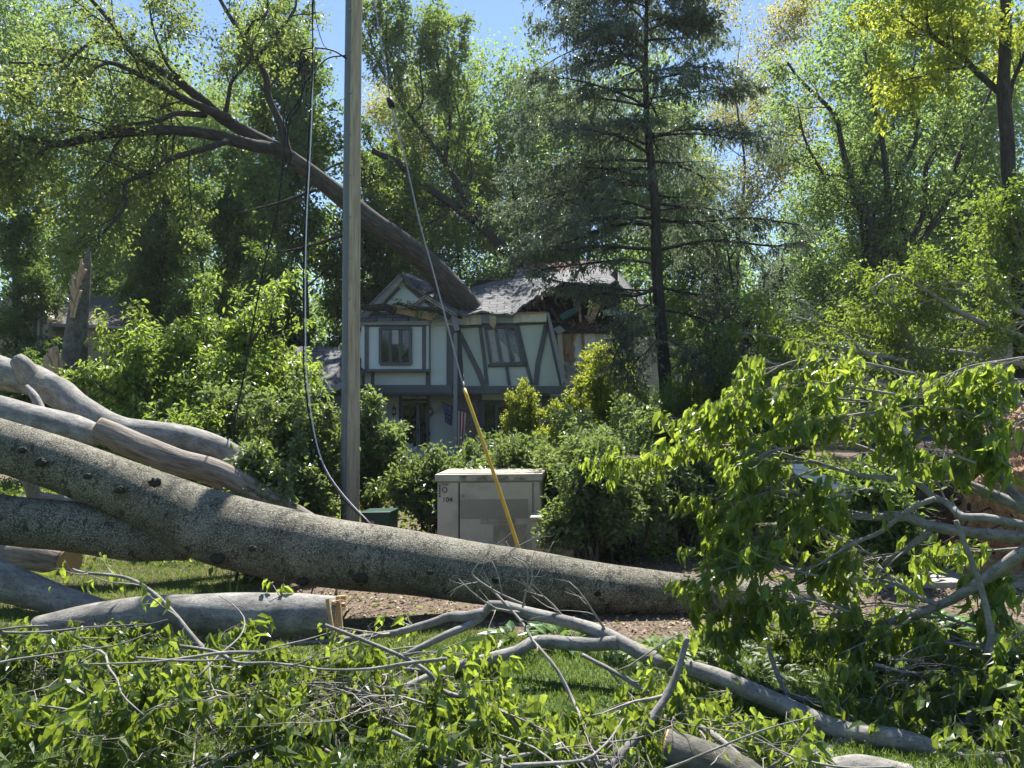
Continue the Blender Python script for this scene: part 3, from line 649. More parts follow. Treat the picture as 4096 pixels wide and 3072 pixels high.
# porch level
Solid().rect(1400, 1574, 1545, 1860, 30.6, .2).build('wall', M['stucco'], H)
Solid().rect(1545, 1574, 1720, 1860, 30.7, .15).build('wall', M['stucco'], H)
Solid().rect(1720, 1574, 1838, 1860, 30.6, .2).build('wall', M['stucco'], H)
Solid().rect(1838, 1574, 1910, 1860, 30.0, .6).build('stone_veneer', M['stone'], H)
Solid().rect(1910, 1574, 2310, 1860, 30.1, .2).build('wall', M['stucco'], H)
Solid().rect(1390, 1574, 1850, 1580, 28.3, 2.3).build('porch_ceiling', M['trim'], H)
for r_ in ((1595, 1574, 1604, 1860), (1706, 1574, 1716, 1860), (1604, 1594, 1706, 1604), (1400, 1574, 1512, 1860)):
    Solid().rect(*r_, 30.5, .09).build('timber', M['trim'], H)
s = Solid(); s.rect(1606, 1606, 1676, 1795, 30.55, .1); dr = s.build('door', M['door'], H)
for r_ in ((1614, 1618, 1664, 1700), (1614, 1704, 1664, 1790)): put_child(Solid().rect(*r_, 30.52, .02).build('pane', M['glass']), dr)
put_child(Solid().rect(1670, 1712, 1675, 1732, 30.48, .05).build('handle', M['brass']), dr)
Solid().rect(1680, 1610, 1704, 1795, 30.55, .08).build('sidelight', M['glass'], H)
Solid().rect(1714, 1727, 1721, 1741, 30.5, .05).build('doorbell', M['ink'], H)
def lantern(x, y):
    s = Solid(); s.px([(x - 6, y - 12), (x + 6, y - 12), (x + 8, y + 8), (x + 4, y + 14), (x - 4, y + 14), (x - 8, y + 8)], 30.25, .16)
    s.px([(x - 9, y - 12), (x, y - 22), (x + 9, y - 12)], 30.22, .22); s.rect(x - 1, y + 14, x + 1, y + 20, 30.3, .05); s.rect(x - 1, y - 30, x + 1, y - 20, 30.3, .05); s.rect(x - 3, y - 6, x + 3, y + 6, 30.38, .2)
    l = s.build('wall_lantern', M['brass'], H); put_child(Solid().rect(x - 5, y - 8, x + 5, y + 6, 30.235, .01).build('glass', M['curtain']), l)
lantern(1722, 1648); lantern(1575, 1648)
def text(body, loc, size, mat, parent, name='lettering', ext=.004, rx=math.pi / 2, rz=0, shear=0, space=1):
    cu = bpy.data.curves.new(name, 'FONT'); cu.body = body; cu.size = size; cu.extrude = ext; cu.shear = shear; cu.space_character = space; cu.align_x = 'CENTER'; cu.align_y = 'CENTER'; cu.resolution_u = 3
    t = bpy.data.objects.new(name, cu); COL.objects.link(t); bpy.context.view_layer.update()
    me = bpy.data.meshes.new_from_object(t.evaluated_get(bpy.context.evaluated_depsgraph_get())); bpy.data.objects.remove(t)
    me.name = name; o = link(name, me, mat, None); R = Vector(loc)
    o.location = R; o.rotation_euler = (rx, 0, rz)
    if parent is not None:
        w = Vector((0, 0, 0)); p = parent
        while p is not None: w += Vector(p.location); p = p.parent
        o.parent = parent; o.location = R - w
    return o
Solid().rect(1606, 1576, 1706, 1594, 30.45, .05).build('number_board', M['stucco'], H)
text('1098', P(1658, 1585, 30.44), .15, M['ink'], H, 'house_number', .01, shear=.35, space=1.25)
Solid().rect(1928, 1577, 2168, 1600, 30.0, .1).build('panel', M['stucco'], H)
w4, q4 = flat_window([(1932, 1612), (2040, 1612), (2040, 1760), (1932, 1760)], 29.98, 2, H)
for r_ in ((1910, 1574, 1928, 1860), (2168, 1574, 2200, 1860), (1928, 1600, 2168, 1610)): Solid().rect(*r_, 29.9, .12).build('timber', M['trim'], H)
Solid().rect(2200, 1590, 2300, 1860, 29.8, .3).build('stone_veneer', M['stone'], H)
# garage wing on the left
G = H
s = Solid(); s.slab([P(1060, 1572, 25.2), P(1290, 1568, 25.2), P(1415, 1392, 28.6), P(1180, 1385, 28.6)], .08); s.build('garage_roof', M['shingle'], G)
s = Solid(); s.slab([P(1290, 1568, 25.2), P(1425, 1528, 27.0), P(1470, 1470, 28.2), P(1415, 1392, 28.6)], .08); s.build('garage_roof', M['shingle'], G)
s = Solid(); s.px([(1060, 1572), (1290, 1568), (1290, 1584), (1060, 1588)], 25.15, .06); s.build('fascia', M['fascia'], G)
s = Solid(); s.bar((1290, 1577), (1425, 1512), .2, 25.3, .06); s.build('bargeboard', M['fascia'], G)
Solid().rect(1080, 1585, 1400, 1860, 26.0, .3).build('garage_wall', M['trim'], G)

# flag
Fg = thing('flag', P(1830, 1650, 28.9), 'stars and stripes flag hanging from an angled pole beside the downspout', 'flag')
wire([(1762, 1606), (1872, 1652), (1905, 1668)], .016, M['ink'], 'flagpole', Fg, 28.6, 29.6, 8)
def cloth(pts, d, fn, name, mat, parent, nx=14, nz=16):
    tl, tr, br, bl = [np.array(c, float) for c in pts]; V = []; q = []
    for j in range(nz):
        for i in range(nx):
            u = i / (nx - 1); v = j / (nz - 1); p = tl * (1 - u) * (1 - v) + tr * u * (1 - v) + br * u * v + bl * (1 - u) * v
            V.append(P(p[0], p[1], d + .07 * math.sin(u * 9 + v * 2) * (.3 + v)))
    for j in range(nz - 1):
        for i in range(nx - 1):
            if fn(i, j): a = j * nx + i; q.append((a, a + 1, a + nx + 1, a + nx))
    me = bpy.data.meshes.new(name); me.from_pydata([tuple(p) for p in V], [], q); me.update(); return link(name, me, mat, parent)
cloth([(1771, 1612), (1812, 1628), (1808, 1705), (1780, 1690)], 28.62, lambda i, j: True, 'canton', M['flag_blue'], Fg)
cv = [(1826, 1640), (1868, 1652), (1858, 1770), (1828, 1790)]
cloth(cv, 28.95, lambda i, j: (i // 2) % 2 == 0, 'stripe', M['flag_red'], Fg); cloth(cv, 28.95, lambda i, j: (i // 2) % 2 == 1, 'stripe', M['white'], Fg)
s = Solid()
for j in range(8):
    for i in range(5):
        x = 1776 + i * 7 + (j % 2) * 3; y = 1622 + j * 9 + i * 2.5
        s.px([(x + 2.0 * math.sin(k * math.pi / 5) * (1 if k % 2 == 0 else .42), y - 2.0 * math.cos(k * math.pi / 5) * (1 if k % 2 == 0 else .42)) for k in range(10)], 28.53, .01)
s.build('star', M['white'], Fg)

# neighbour house at the left
N = thing('neighbour_house', P(350, 1700, 31), 'tan sided house half hidden behind trees at the left', 'house')
Solid().px([(330, 1300), (600, 1310), (600, 1700), (330, 1700)], 30, 5).build('wall', M['sid_tan'], N)
Solid().px([(-60, 1270), (30, 1180), (165, 1270), (165, 1700), (-60, 1700)], 29, 4).build('gable_wall', M['cream'], N)
Solid().px([(165, 1290), (330, 1290), (330, 1700), (165, 1700)], 31, 4).build('wall', M['sid_tan'], N)
for x in (60, 95, 135, 158): Solid().rect(x, 1200 + abs(x - 60) * .5, x + 9, 1360, 28.94, .06).build('timber', M['trim'], N)
s = Solid(); s.slab([P(140, 1290, 29.5), P(620, 1308, 29.5), P(540, 1195, 34), P(200, 1170, 34)], .1); s.build('roof', M['shingle_brown'], N)
s = Solid(); s.slab([P(25, 1170, 28.7), P(185, 1290, 28.7), P(200, 1170, 33), P(60, 1150, 33)], .1); s.build('roof', M['shingle_brown'], N)
s = Solid(); s.px([(140, 1292), (620, 1310), (620, 1320), (140, 1302)], 29.45, .08); s.build('fascia', M['fascia'], N)
flat_window([(480, 1358), (530, 1358), (530, 1415), (480, 1415)], 29.9, 2, N); flat_window([(545, 1510), (610, 1510), (610, 1600), (545, 1600)], 29.9, 2, N)
Solid().rect(340, 1510, 372, 1640, 29.92, .06).build('door', M['trim'], N)
# white house corner, blue shed at the right
N2 = thing('neighbour_house', P(4200, 1700, 24), 'white house corner glimpsed at the right edge behind the brush', 'house')
Solid().rect(4070, 1360, 4500, 1700, 24, 4).build('wall', M['sid_white'], N2)
s = Solid(); s.slab([P(4050, 1345, 23.6), P(4500, 1345, 23.6), P(4500, 1200, 28), P(4100, 1200, 28)], .1); s.build('roof', M['shingle_brown'], N2)
N3 = thing('garden_shed', P(3750, 1800, 14), 'dark blue shed wall with a white corner board behind the fallen branches', 'shed')
Solid().rect(3640, 1580, 3960, 1900, 14, 2.0).build('wall', M['blue_wall'], N3)
Solid().rect(3625, 1580, 3642, 1900, 13.95, .12).build('corner_board', M['board_white'], N3)
s = Solid(); s.slab([P(3600, 1575, 13.7), P(3990, 1575, 13.7), P(3980, 1530, 15.2), P(3620, 1530, 15.2)], .08); s.build('roof', M['shingle'], N3)
gt = Solid(); gt.beam(P(3160, 1865, 11), P(3390, 1965, 10.4), .16, .13); tag(gt.build('fallen_gutter', M['board_white']), 'length of white gutter lying among the bushes', 'gutter')

# ------------------------------------------------------------------ utility pole, cables, guy wire, cabinets
UP = thing('utility_pole', P(1404, 2182, 12), 'tall wooden utility pole with a grey cable guard up its left side', 'utility pole')
pp = PL([(1424, -260), (1420, 0), (1412, 700), (1407, 1500), (1403, 2190)], 12, 12)
p, r = smooth(pp, [.115, .118, .124, .130, .135], 30); Tubes().add(p, r, 20).build('post', M['pole_wood'], UP)
p2 = p.copy(); p2[:, 0] -= .068; p2[:, 1] -= .045; Tubes().add(p2, r * .66, 16).build('cable_guard', M['conduit'], UP)
bt = Solid()
for py in range(40, 2080, 165):
    c = P(1400 - 4 * (py / 2000), py, 11.86); bt.box(c[0] - .012, c[0] + .012, 11.835, 11.9, c[2] - .012, c[2] + .012)
bt.build('bolt', M['steel'], UP)
hb = PL([(1255, 176), (1290, 178), (1330, 190), (1385, 232)], 11.5, 11.9)
Cb = thing('hanging_cables', P(1255, 180, 11.5), 'black and white cables dangling from a loop left of the pole', 'cable')
def cab(px, r, mat='black', name='cable', d0=11.3, d1=11.3, n=40): wire(px, r, M[mat], name, Cb, d0, d1, n, 8)
cab([(1248, -150), (1250, 100), (1252, 190), (1250, 300), (1238, 480), (1228, 700), (1218, 900), (1214, 1100), (1214, 1300), (1216, 1480), (1235, 1650), (1262, 1790), (1300, 1890), (1370, 1990), (1475, 2098)], .011, d0=11.4, d1=10.2, n=70)
cab([(1254, 190), (1247, 480), (1236, 700), (1226, 900), (1222, 1100), (1222, 1300), (1225, 1480), (1244, 1650), (1271, 1790), (1310, 1890), (1382, 1990), (1485, 2098)], .009, 'white', d0=11.4, d1=10.2, n=60)
cab([(1262, -150), (1252, 60), (1250, 190)], .008)
cab([(1250, 215), (1216, 250), (1180, 320), (1145, 400), (1135, 480), (1138, 560), (1134, 640), (1120, 760), (1105, 860), (1060, 1050), (1020, 1250), (985, 1450), (945, 1650), (900, 1790), (835, 1930)], .011, d0=11.4, d1=10.4, n=60)
cab([(1250, 215), (1212, 205), (1200, 230), (1216, 290), (1214, 360), (1185, 420), (1150, 470), (1140, 540)], .011)
cab([(1250, 300), (1222, 330), (1206, 380), (1195, 430), (1160, 480), (1150, 560), (1165, 620), (1150, 680)], .012)
cab([(1205, 200), (1250, 192), (1300, 195), (1345, 208), (1392, 240)], .013, d0=11.4, d1=11.9)
cab([(1255, 300), (1280, 260), (1320, 230), (1390, 222)], .012, d0=11.4, d1=11.9)
cab([(1250, -150), (1262, 60), (1290, 170), (1310, 196)], .006)
GW = thing('guy_wire', P(2100, 2268, 9.6), 'steel guy wire with a yellow plastic guard slanting to the ground', 'guy wire')
gp = [(1440, -200, 11.8), (1495, 0, 11.6), (1563, 407, 11.3), (1624, 651, 11.1), (1678, 888, 10.9), (1725, 1058, 10.75), (1800, 1340, 10.4), (1857, 1553, 10.2), (1960, 1850, 9.9), (2085, 2225, 9.6), (2105, 2290, 9.55)]
wire(gp, .011, M['steel'], 'strand', GW, n=60)
wire([(1857, 1555, 10.2), (1960, 1850, 9.9), (2085, 2225, 9.6), (2100, 2275, 9.57)], .025, M['yellow'], 'guard', GW, n=24, sides=12)
wire([(1558, 395, 11.3), (1568, 428, 11.28)], .05, M['black'], 'insulator', GW, n=3, sides=10)

CA = thing('utility_cabinet', P(1930, 2262, 10.5), 'large weathered beige cabinet standing behind the trunk in the shrubs', 'cabinet')
ang = math.radians(-6)
def cabinet(parent, xl, xr, ztop, y, depth, tilt=ang):
    def W(u, v, z): # local: u along the front, v depth
        return np.array([xl + (u * math.cos(tilt) - v * math.sin(tilt)), y + (u * math.sin(tilt) * -1 + v * math.cos(tilt)), z])
    return W
x0 = P(1748, 1900, 10.5)[0]; x1 = P(2135, 1900, 10.5)[0]
W = cabinet(CA, x0, x1, 1.29, 10.5, 1)
def cbox(W, u0, u1, v0, v1, z0, z1, name, mat, parent, bev=0):
    s = Solid(); s.hull2([W(u0, v0, z1), W(u1, v0, z1), W(u1, v0, z0), W(u0, v0, z0)], [W(u0, v1, z1), W(u1, v1, z1), W(u1, v1, z0), W(u0, v1, z0)]); return s.build(name, mat, parent, bev)
cbox(W, 0, 1.48, .03, .95, -.02, 1.21, 'body', M['cab'], CA, .01)
cbox(W, -.03, 1.51, -.02, 1.0, 1.19, 1.29, 'lid', M['cab'], CA, .012)
cbox(W, .32, 1.3, -.024, .02, 1.195, 1.27, 'weathered_strip', M['cab_top'], CA)
cbox(W, .02, 1.46, .05, .9, 1.288, 1.3, 'stained_top', M['cab_top'], CA)
cbox(W, .015, .30, 0, .04, .12, 1.17, 'side_panel', M['cab'], CA, .006)
cbox(W, .325, 1.36, -.01, .04, .12, 1.17, 'door', M['cab'], CA, .008)
cbox(W, 1.385, 1.465, 0, .04, .12, 1.17, 'side_panel', M['cab'], CA, .006)
cbox(W, .308, .318, .02, .045, .12, 1.17, 'seam', M['cab_dark'], CA)
cbox(W, .33, 1.3, -.018, -.008, .66, .93, 'vent_grille', M['mesh'], CA)
cbox(W, .62, 1.12, -.0165, -.008, .58, .655, 'peeling_patch', M['stain'], CA)
cbox(W, .80, 1.28, -.0135, -.008, .16, .57, 'rust_stain', M['stain'], CA)
for u, z in ((.37, .98), (.37, .28)):
    s = Solid(); s.hull2([W(u + .025 * math.cos(a), -.02, z + .025 * math.sin(a)) for a in np.linspace(0, 6.28, 13)[:-1]], [W(u + .025 * math.cos(a), -.008, z + .025 * math.sin(a)) for a in np.linspace(0, 6.28, 13)[:-1]]); s.build('lock', M['steel'], CA)
for k in range(5): cbox(W, .03, .05, -.006, .002, 1.12 - k * .038, 1.145 - k * .038, 'label_mark', M['ink'], CA)
cp = W(.15, -.006, .93); text('104', cp, .10, M['ink'], CA, 'lettering', .003, rz=0)
s = Solid()
c_ = W(.11, -.006, 1.07)
t_ = Tubes(); a_ = np.linspace(0, 2 * np.pi, 21); t_.add(np.stack([c_[0] + .035 * np.cos(a_), np.full(21, c_[1]), c_[2] + .035 * np.sin(a_)], 1), np.full(21, .005), 5); t_.build('round_mark', M['ink'], CA)
text('B 5M', W(.12, -.006, 1.145), .04, M['ink'], CA, 'lettering', .003)
CA2 = thing('utility_box', P(2200, 2270, 10.2), 'small beige side box standing right of the big cabinet', 'cabinet')
W2 = cabinet(CA2, P(2125, 2100, 10.15)[0], 0, .75, 10.15, .5)
cbox(W2, 0, .58, .03, .5, -.02, .70, 'body', M['cab'], CA2, .008); cbox(W2, -.02, .6, 0, .53, .69, .74, 'lid', M['cab'], CA2, .01)
cbox(W2, .03, .42, 0.01, .05, .1, .66, 'door', M['cab'], CA2, .006); cbox(W2, .30, .37, -.03, .01, .50, .56, 'padlock', M['ink'], CA2, .008)
for k in range(3): cbox(W2, .05, .065, .003, .012, .60 - k * .04, .625 - k * .04, 'label_mark', M['ink'], CA2)
GB = thing('transformer_box', P(1500, 2230, 11), 'small dark green metal box with warning stickers beside the pole', 'electrical box')
W3 = cabinet(GB, P(1444, 2050, 11)[0], 0, .7, 11, .3, math.radians(-8))
cbox(W3, 0, .42, 0, .42, .1, .66, 'body', M['box_green'], GB, .01); cbox(W3, -.015, .435, -.02, .44, .655, .69, 'lid', M['box_green'], GB, .008)
cbox(W3, .02, .19, -.006, .001, .42, .56, 'warning_sticker', M['white'], GB); cbox(W3, .02, .19, -.009, -.005, .525, .56, 'sticker_header', M['red'], GB)
cbox(W3, .05, .13, -.006, .001, .29, .40, 'yellow_sticker', M['yel'], GB)
text('DANGER PELIGRO', W3(.105, -.011, .542), .022, M['white'], GB, 'lettering', .001)
for k in range(4): cbox(W3, .08, .175, -.008, -.005, .505 - k * .018, .511 - k * .018, 'print_line', M['ink'], GB)

# ------------------------------------------------------------------ the big fallen beech across the middle
BT = thing('fallen_tree', P(2900, 2430, 8), 'huge smooth grey trunk lying across the whole middle of the scene', 'fallen tree')
def tube(name, px, rpx, mat, parent, d0=None, d1=None, n=40, sides=16, rough=.05, seed=0):
    pts = PL(px, d0, d1); rr = np.interp(np.linspace(0, 1, len(px)), np.linspace(0, 1, len(rpx)), rpx) / F * pts[:, 1]
    p, r = smooth(pts, rr, n); t = Tubes(); t.add(p, r, sides); return t.build(name, mat, parent, rough=rough, seed=seed), p, r
tube('trunk', [(-350, 1660, 7.4), (0, 1782, 7.5), (300, 1875, 7.55), (600, 2000, 7.7), (850, 2105, 7.8), (1150, 2180, 7.9), (1500, 2232, 7.95), (1900, 2290, 8), (2300, 2340, 8.1), (2700, 2385, 8.2), (3100, 2425, 8.5), (3500, 2455, 9.2), (3800, 2440, 9.8)],
     [92, 98, 104, 118, 142, 140, 132, 116, 104, 92, 92, 96, 110], M['big_bark'], BT, n=110, sides=40, rough=.04, seed=1)
tube('stem', [(-350, 2030, 7.1), (0, 2075, 7.3), (300, 2110, 7.5), (560, 2150, 7.75), (760, 2170, 7.85)], [98, 98, 96, 92, 70], M['big_bark'], BT, n=50, sides=32, rough=.035, seed=5)
for i_, (x, y, d_, w) in enumerate(((870, 2235, 7.45, .05), (1010, 2195, 7.42, .03), (620, 1930, 7.4, .045), (160, 1850, 7.25, .04), (350, 1905, 7.28, .03), (2390, 2375, 7.83, .025), (1440, 2310, 7.6, .05), (1985, 2320, 7.7, .03), (1720, 2290, 7.63, .025), (1210, 2330, 7.62, .04), (480, 1960, 7.3, .035), (90, 1800, 7.22, .03), (2560, 2400, 7.95, .02))):
    blob('knot', P(x, y, d_), (w * 1.4, w * .55, w), M['scar'], BT, .5, 5, 3, i_)
def soilclump():
    c = P(3930, 2130, 10.3)
    blob('root_plate', (c[0] + .1, 10.6, .75), (.95, .8, 1.25), M['soil_dark'], BT, .3, 2.6, 6, 3, .14)
    blob('soil', (c[0] + .75, 10.0, .7), (1.35, .8, 1.35), M['soil_tan'], BT, .25, 2.6, 6, 5, .16)
    for nm in ('soil', 'root_plate'):
        o = [ch for ch in BT.children if ch.name.startswith(nm)][0]; me = o.data; nv = len(me.vertices)
        co = np.empty(nv * 3, np.float32); me.vertices.foreach_get('co', co); no = np.empty(nv * 3, np.float32); me.vertices.foreach_get('normal', no)
        rg = np.random.default_rng(15); i = rg.integers(0, nv, 16000); cc = co.reshape(-1, 3)[i] + rg.normal(0, .012, (16000, 3)); nn = no.reshape(-1, 3)[i]
        L = rg.uniform(.015, .06, 16000) * rg.uniform(.5, 1.2, 16000)
        link('clods', leaf_mesh('clods', cc - nn * .008, unit(rg.normal(size=(16000, 3)) + nn * .5), nn + rg.normal(size=(16000, 3)) * .6, L, L * .8, False, .35, .3, rg), M['clod_tan' if nm == 'soil' else 'clod_dark'], BT)
    t = Tubes(); rg = np.random.default_rng(6)
    for k in range(70):
        a = rg.uniform(0, 6.28); b = rg.uniform(-.6, 1.0); st = np.array([c[0] - .3 + .7 * math.cos(a), 10.3 - abs(math.sin(a)) * .6, .8 + b * .9]); dr = unit(np.array([rg.normal(-.4, .6), rg.normal(-.5, .4), rg.normal(.1, .5)]))
        pts = [st]
        for j in range(4): dr = unit(dr + rg.normal(size=3) * .35); pts.append(pts[-1] + dr * rg.uniform(.08, .25))
        p, r = smooth(pts, [rg.uniform(.008, .035), .003], 9); t.add(p, r, 5)
    t.build('roots', M['dark_bark'], BT)
    q = tube('root', [(3560, 2340, 9.4), (3800, 2520, 9.0), (3990, 2700, 8.6), (4060, 2900, 8.3)], [40, 34, 26, 20], M['dark_bark'], BT, n=20, sides=12)
soilclump()

# other logs ------------------------------------------------------------------
def cut_disc(name, c, nrm, r, mat, parent, th=.012):
    nrm = unit(np.asarray(nrm, float)); a = unit(np.cross(nrm, [0, 0, 1])); b = np.cross(nrm, a); s = Solid()
    ring = [c + r * (math.cos(t) * a + math.sin(t) * b) for t in np.linspace(0, 2 * math.pi, 25)[:-1]]
    s.hull2(ring, [q + nrm * th for q in ring]); return s.build(name, mat, parent)
def log(label, px, rpx, mat, d0=None, d1=None, cuts='', n=30, sides=24, rough=.05, seed=0, name='cut_log', cat='log'):
    T = thing(name, P(*(list(px[0][:2]) + [px[0][2] if len(px[0]) > 2 else d0])), label, cat)
    o, p, r = tube('bark', px, rpx, mat, T, d0, d1, n, sides, rough, seed)
    if 'e' in cuts: cut_disc('cut_face', p[-1], p[-1] - p[-2], r[-1] * .97, M['cut'], T)
    if 's' in cuts: cut_disc('cut_face', p[0], p[0] - p[1], r[0] * .97, M['cut'], T)
    return T, p, r
log('short rough-barked log with a sawn orange end on the lawn', [(-200, 2190), (0, 2205), (150, 2225), (278, 2248)], [68, 62, 58, 56], M['pale_wood_bark'], 8.6, 8.0, 'e', seed=2)
log('smooth grey log sloping down at the left edge below the sawn log', [(-200, 2240), (0, 2320), (200, 2390), (420, 2460)], [90, 80, 62, 50], M['grey_bark'], 6.9, 7.2, '', seed=3)
T3, p3, r3 = log('long smooth grey log with a freshly snapped right end', [(150, 2520), (400, 2480), (700, 2458), (1000, 2458), (1352, 2462)], [58, 70, 78, 82, 80], M['grey_bark'], 6.6, 6.75, 'e', n=50, seed=4)
s = Solid(); rg = np.random.default_rng(12)
for k in range(12):
    a = p3[-1] + np.array([0.0, rg.uniform(-.14, .1), rg.uniform(-.17, .17)]); s.beam(a + np.array([-.02, 0, 0]), a + np.array([rg.uniform(.01, .07), -.01, rg.uniform(-.05, .02)]), .03, .03)
s.build('splinters', M['cut'], T3)
s = Solid(); s.beam(P(1335, 2560, 6.45), P(1310, 2395, 6.5), .03, .03); s.beam(P(1366, 2540, 6.6), P(1352, 2385, 6.65), .035, .03); s.build('splinters', M['cut'], T3)
log('grey limb with a rounded elbow lying above the left trunks', [(-200, 1400, 11), (0, 1490, 10.8), (130, 1520, 10.7), (300, 1620, 10.5), (450, 1740, 10.3), (620, 1820, 10.2), (850, 1900, 10), (1050, 2000, 9.8), (1200, 2090, 9.7)], [70, 62, 60, 52, 48, 44, 38, 30], M['grey_bark'], seed=6, n=50)
log('forked grey limb with a sawn stub leaning at the left', [(185, 1530, 10.2), (250, 1560, 10.15), (330, 1640, 10.0), (480, 1720, 10.1), (700, 1750, 10.3), (900, 1810, 10.5), (1080, 1920, 10.6)], [38, 44, 50, 55, 58, 50, 30], M['grey_bark'], seed=7, n=50, cuts='s')
log('short broken stub rising from the grey limb at the left', [(125, 1520, 10.6), (88, 1460, 10.5), (70, 1440, 10.5)], [45, 36, 30], M['grey_bark'], seed=17, n=12)
log('big smooth grey limb running behind the fallen trunk at the left', [(-200, 1590, 9.4), (0, 1650, 9.3), (150, 1690, 9.2), (300, 1720, 9.1), (400, 1745, 9.0)], [62, 65, 66, 60, 40], M['grey_bark'], seed=8, n=40)
log('stripped log with long cracks sloping into the shrubs', [(388, 1712, 9.0), (520, 1770, 9.1), (700, 1840, 9.2), (900, 1900, 9.3), (1150, 2040, 9.5), (1300, 2120, 9.6)], [46, 50, 50, 46, 40, 34], M['pale_wood_bark'], seed=9, n=40, cuts='s')
log('thin pale broken stick standing up between the left logs', [(108, 1545, 9.9), (140, 1590, 9.8), (190, 1690, 9.7)], [9, 16, 18], M['grey_bark'], seed=10, n=14, sides=10)
log('bent grey root limb under the fallen trunk', [(70, 1870, 8.6), (120, 1930, 8.6), (150, 1990, 8.7), (280, 2000, 8.9), (400, 1998, 9)], [22, 24, 26, 20, 16], M['grey_bark'], seed=11, n=24, sides=12)
log('cut grey log with a pale split face at the bottom edge', [(2665, 3000, 4.6), (2760, 3030, 4.55), (2900, 3080, 4.5), (3100, 3160, 4.45)], [78, 82, 78, 70], M['beech_bark'], seed=12, n=24, cuts='s')
log('grey log end poking up at the bottom edge right of centre', [(3280, 3120, 4.6), (3440, 3100, 4.6), (3640, 3120, 4.6)], [60, 76, 62], M['grey_bark'], seed=13, n=24)
log('mossy grey log half buried in leaves at the bottom left', [(-150, 2800, 5.2), (50, 2870, 5.1), (200, 2950, 5.0), (330, 3040, 4.9)], [60, 60, 55, 48], M['beech_bark'], seed=14, n=24)
# splintered stump
SN = thing('splintered_snag', P(290, 1640, 16), 'tall broken tree stump ending in a jagged splintered spike', 'stump')
tube('trunk', [(286, 1760, 16), (288, 1600, 16), (290, 1490, 16), (302, 1380, 16), (316, 1240, 16), (335, 1120, 16), (350, 1040, 16), (357, 985, 16)], [60, 56, 52, 46, 38, 24, 12, 2], M['beech_bark'], SN, n=40, sides=24, rough=.06)
s = Solid(); rg = np.random.default_rng(3)
for k in range(26):
    y0 = rg.uniform(1060, 1230); x0_ = np.interp(y0, [1060, 1230], [335, 300]) + rg.uniform(-14, 4); s.beam(P(x0_ - 8, y0 + rg.uniform(20, 60), 15.72), P(x0_ + rg.uniform(-28, 16), y0 - rg.uniform(0, 28), 15.66), .05, .03)
s.build('torn_wood', M['splinter'], SN)
for (cx, cyy, n_, lab) in ((225, 1460, 9, 'pale torn splinters standing up beside the snag'),):
    S2 = thing('splintered_stub', P(cx, cyy + 40, 15.4), lab, 'stump'); s = Solid()
    for k in range(14):
        s.beam(P(cx + rg.uniform(-4, 18), cyy + 40, 15.4), P(cx + rg.uniform(-45, 20), cyy - rg.uniform(10, 85), 15.4 + rg.uniform(-.1, .1)), rg.uniform(.05, .12), .05)
    s.build('torn_wood', M['splinter'], S2)

# ------------------------------------------------------------------ trees
def bundle(limbs, n=14):
    P_, R_ = [], []
    for pts, r in limbs:
        p, q = smooth(pts, r, n); P_.append(p); R_.append(q)
    return np.array(P_), np.array(R_)
def grow(T, limbs, lv, leaf, bark, trunk_sides=12, rough=.04, rg=None, tname='trunk', cname='crown', lim_n=16, skip_trunk=False, sides=(6, 5, 4), extra=None):
    """limbs -> side branches -> twigs -> leaves; the wood is one mesh, the foliage another"""
    rg = rg or rng
    pp, pr = bundle(limbs, lim_n); tb = Tubes(); lastp = []
    if not skip_trunk: tb.add(*bundle(limbs, 24), sides=trunk_sides)
    for k, L in enumerate(lv):
        src, sr = pp, pr
        pp, pr = spawn(src, sr, L['n'], L.get('t0', .2), L.get('t1', 1), L.get('ang', .8), L['L'], L.get('m', 5), L.get('trop', (0, 0, 0)), L.get('wig', .14), L.get('rs', .55), L.get('re', .3), L.get('lv', .35), L.get('tp', .4), L.get('flat', 0), rg, L.get('rmax'))
        if L.get('wood', True): tb.add(pp, pr, sides[min(k, 2)])
        if L.get('tips'):
            # the tips of the parents carry twigs too
            pass
    tb.build(tname, bark, T, rough=rough, seed=int(rg.integers(99)))
    crown_leaves(cname, pp, leaf['k'], leaf['s'], M[leaf['m']], T, leaf.get('a', .6), leaf.get('sp', .5), leaf.get('down', .35), leaf.get('near', False), leaf.get('t0', 0.1), leaf.get('jit', .08), rg, leaf.get('fold', .25), leaf.get('droop', .3), leaf.get('cl', .4), leaf.get('upw', 1.0))
    return pp, pr
def trunk_line(x, y, h, lean=(0, 0), wob=.3, rg=None, n=7):
    z = np.linspace(0, h, n); p = np.zeros((n, 3)); p[:, 0] = x + lean[0] * z / h; p[:, 1] = y + lean[1] * z / h; p[:, 2] = z - .2
    p[1:, :2] += (rg or rng).normal(0, wob, (n - 1, 2)) * np.linspace(.2, 1, n - 1)[:, None]; return p
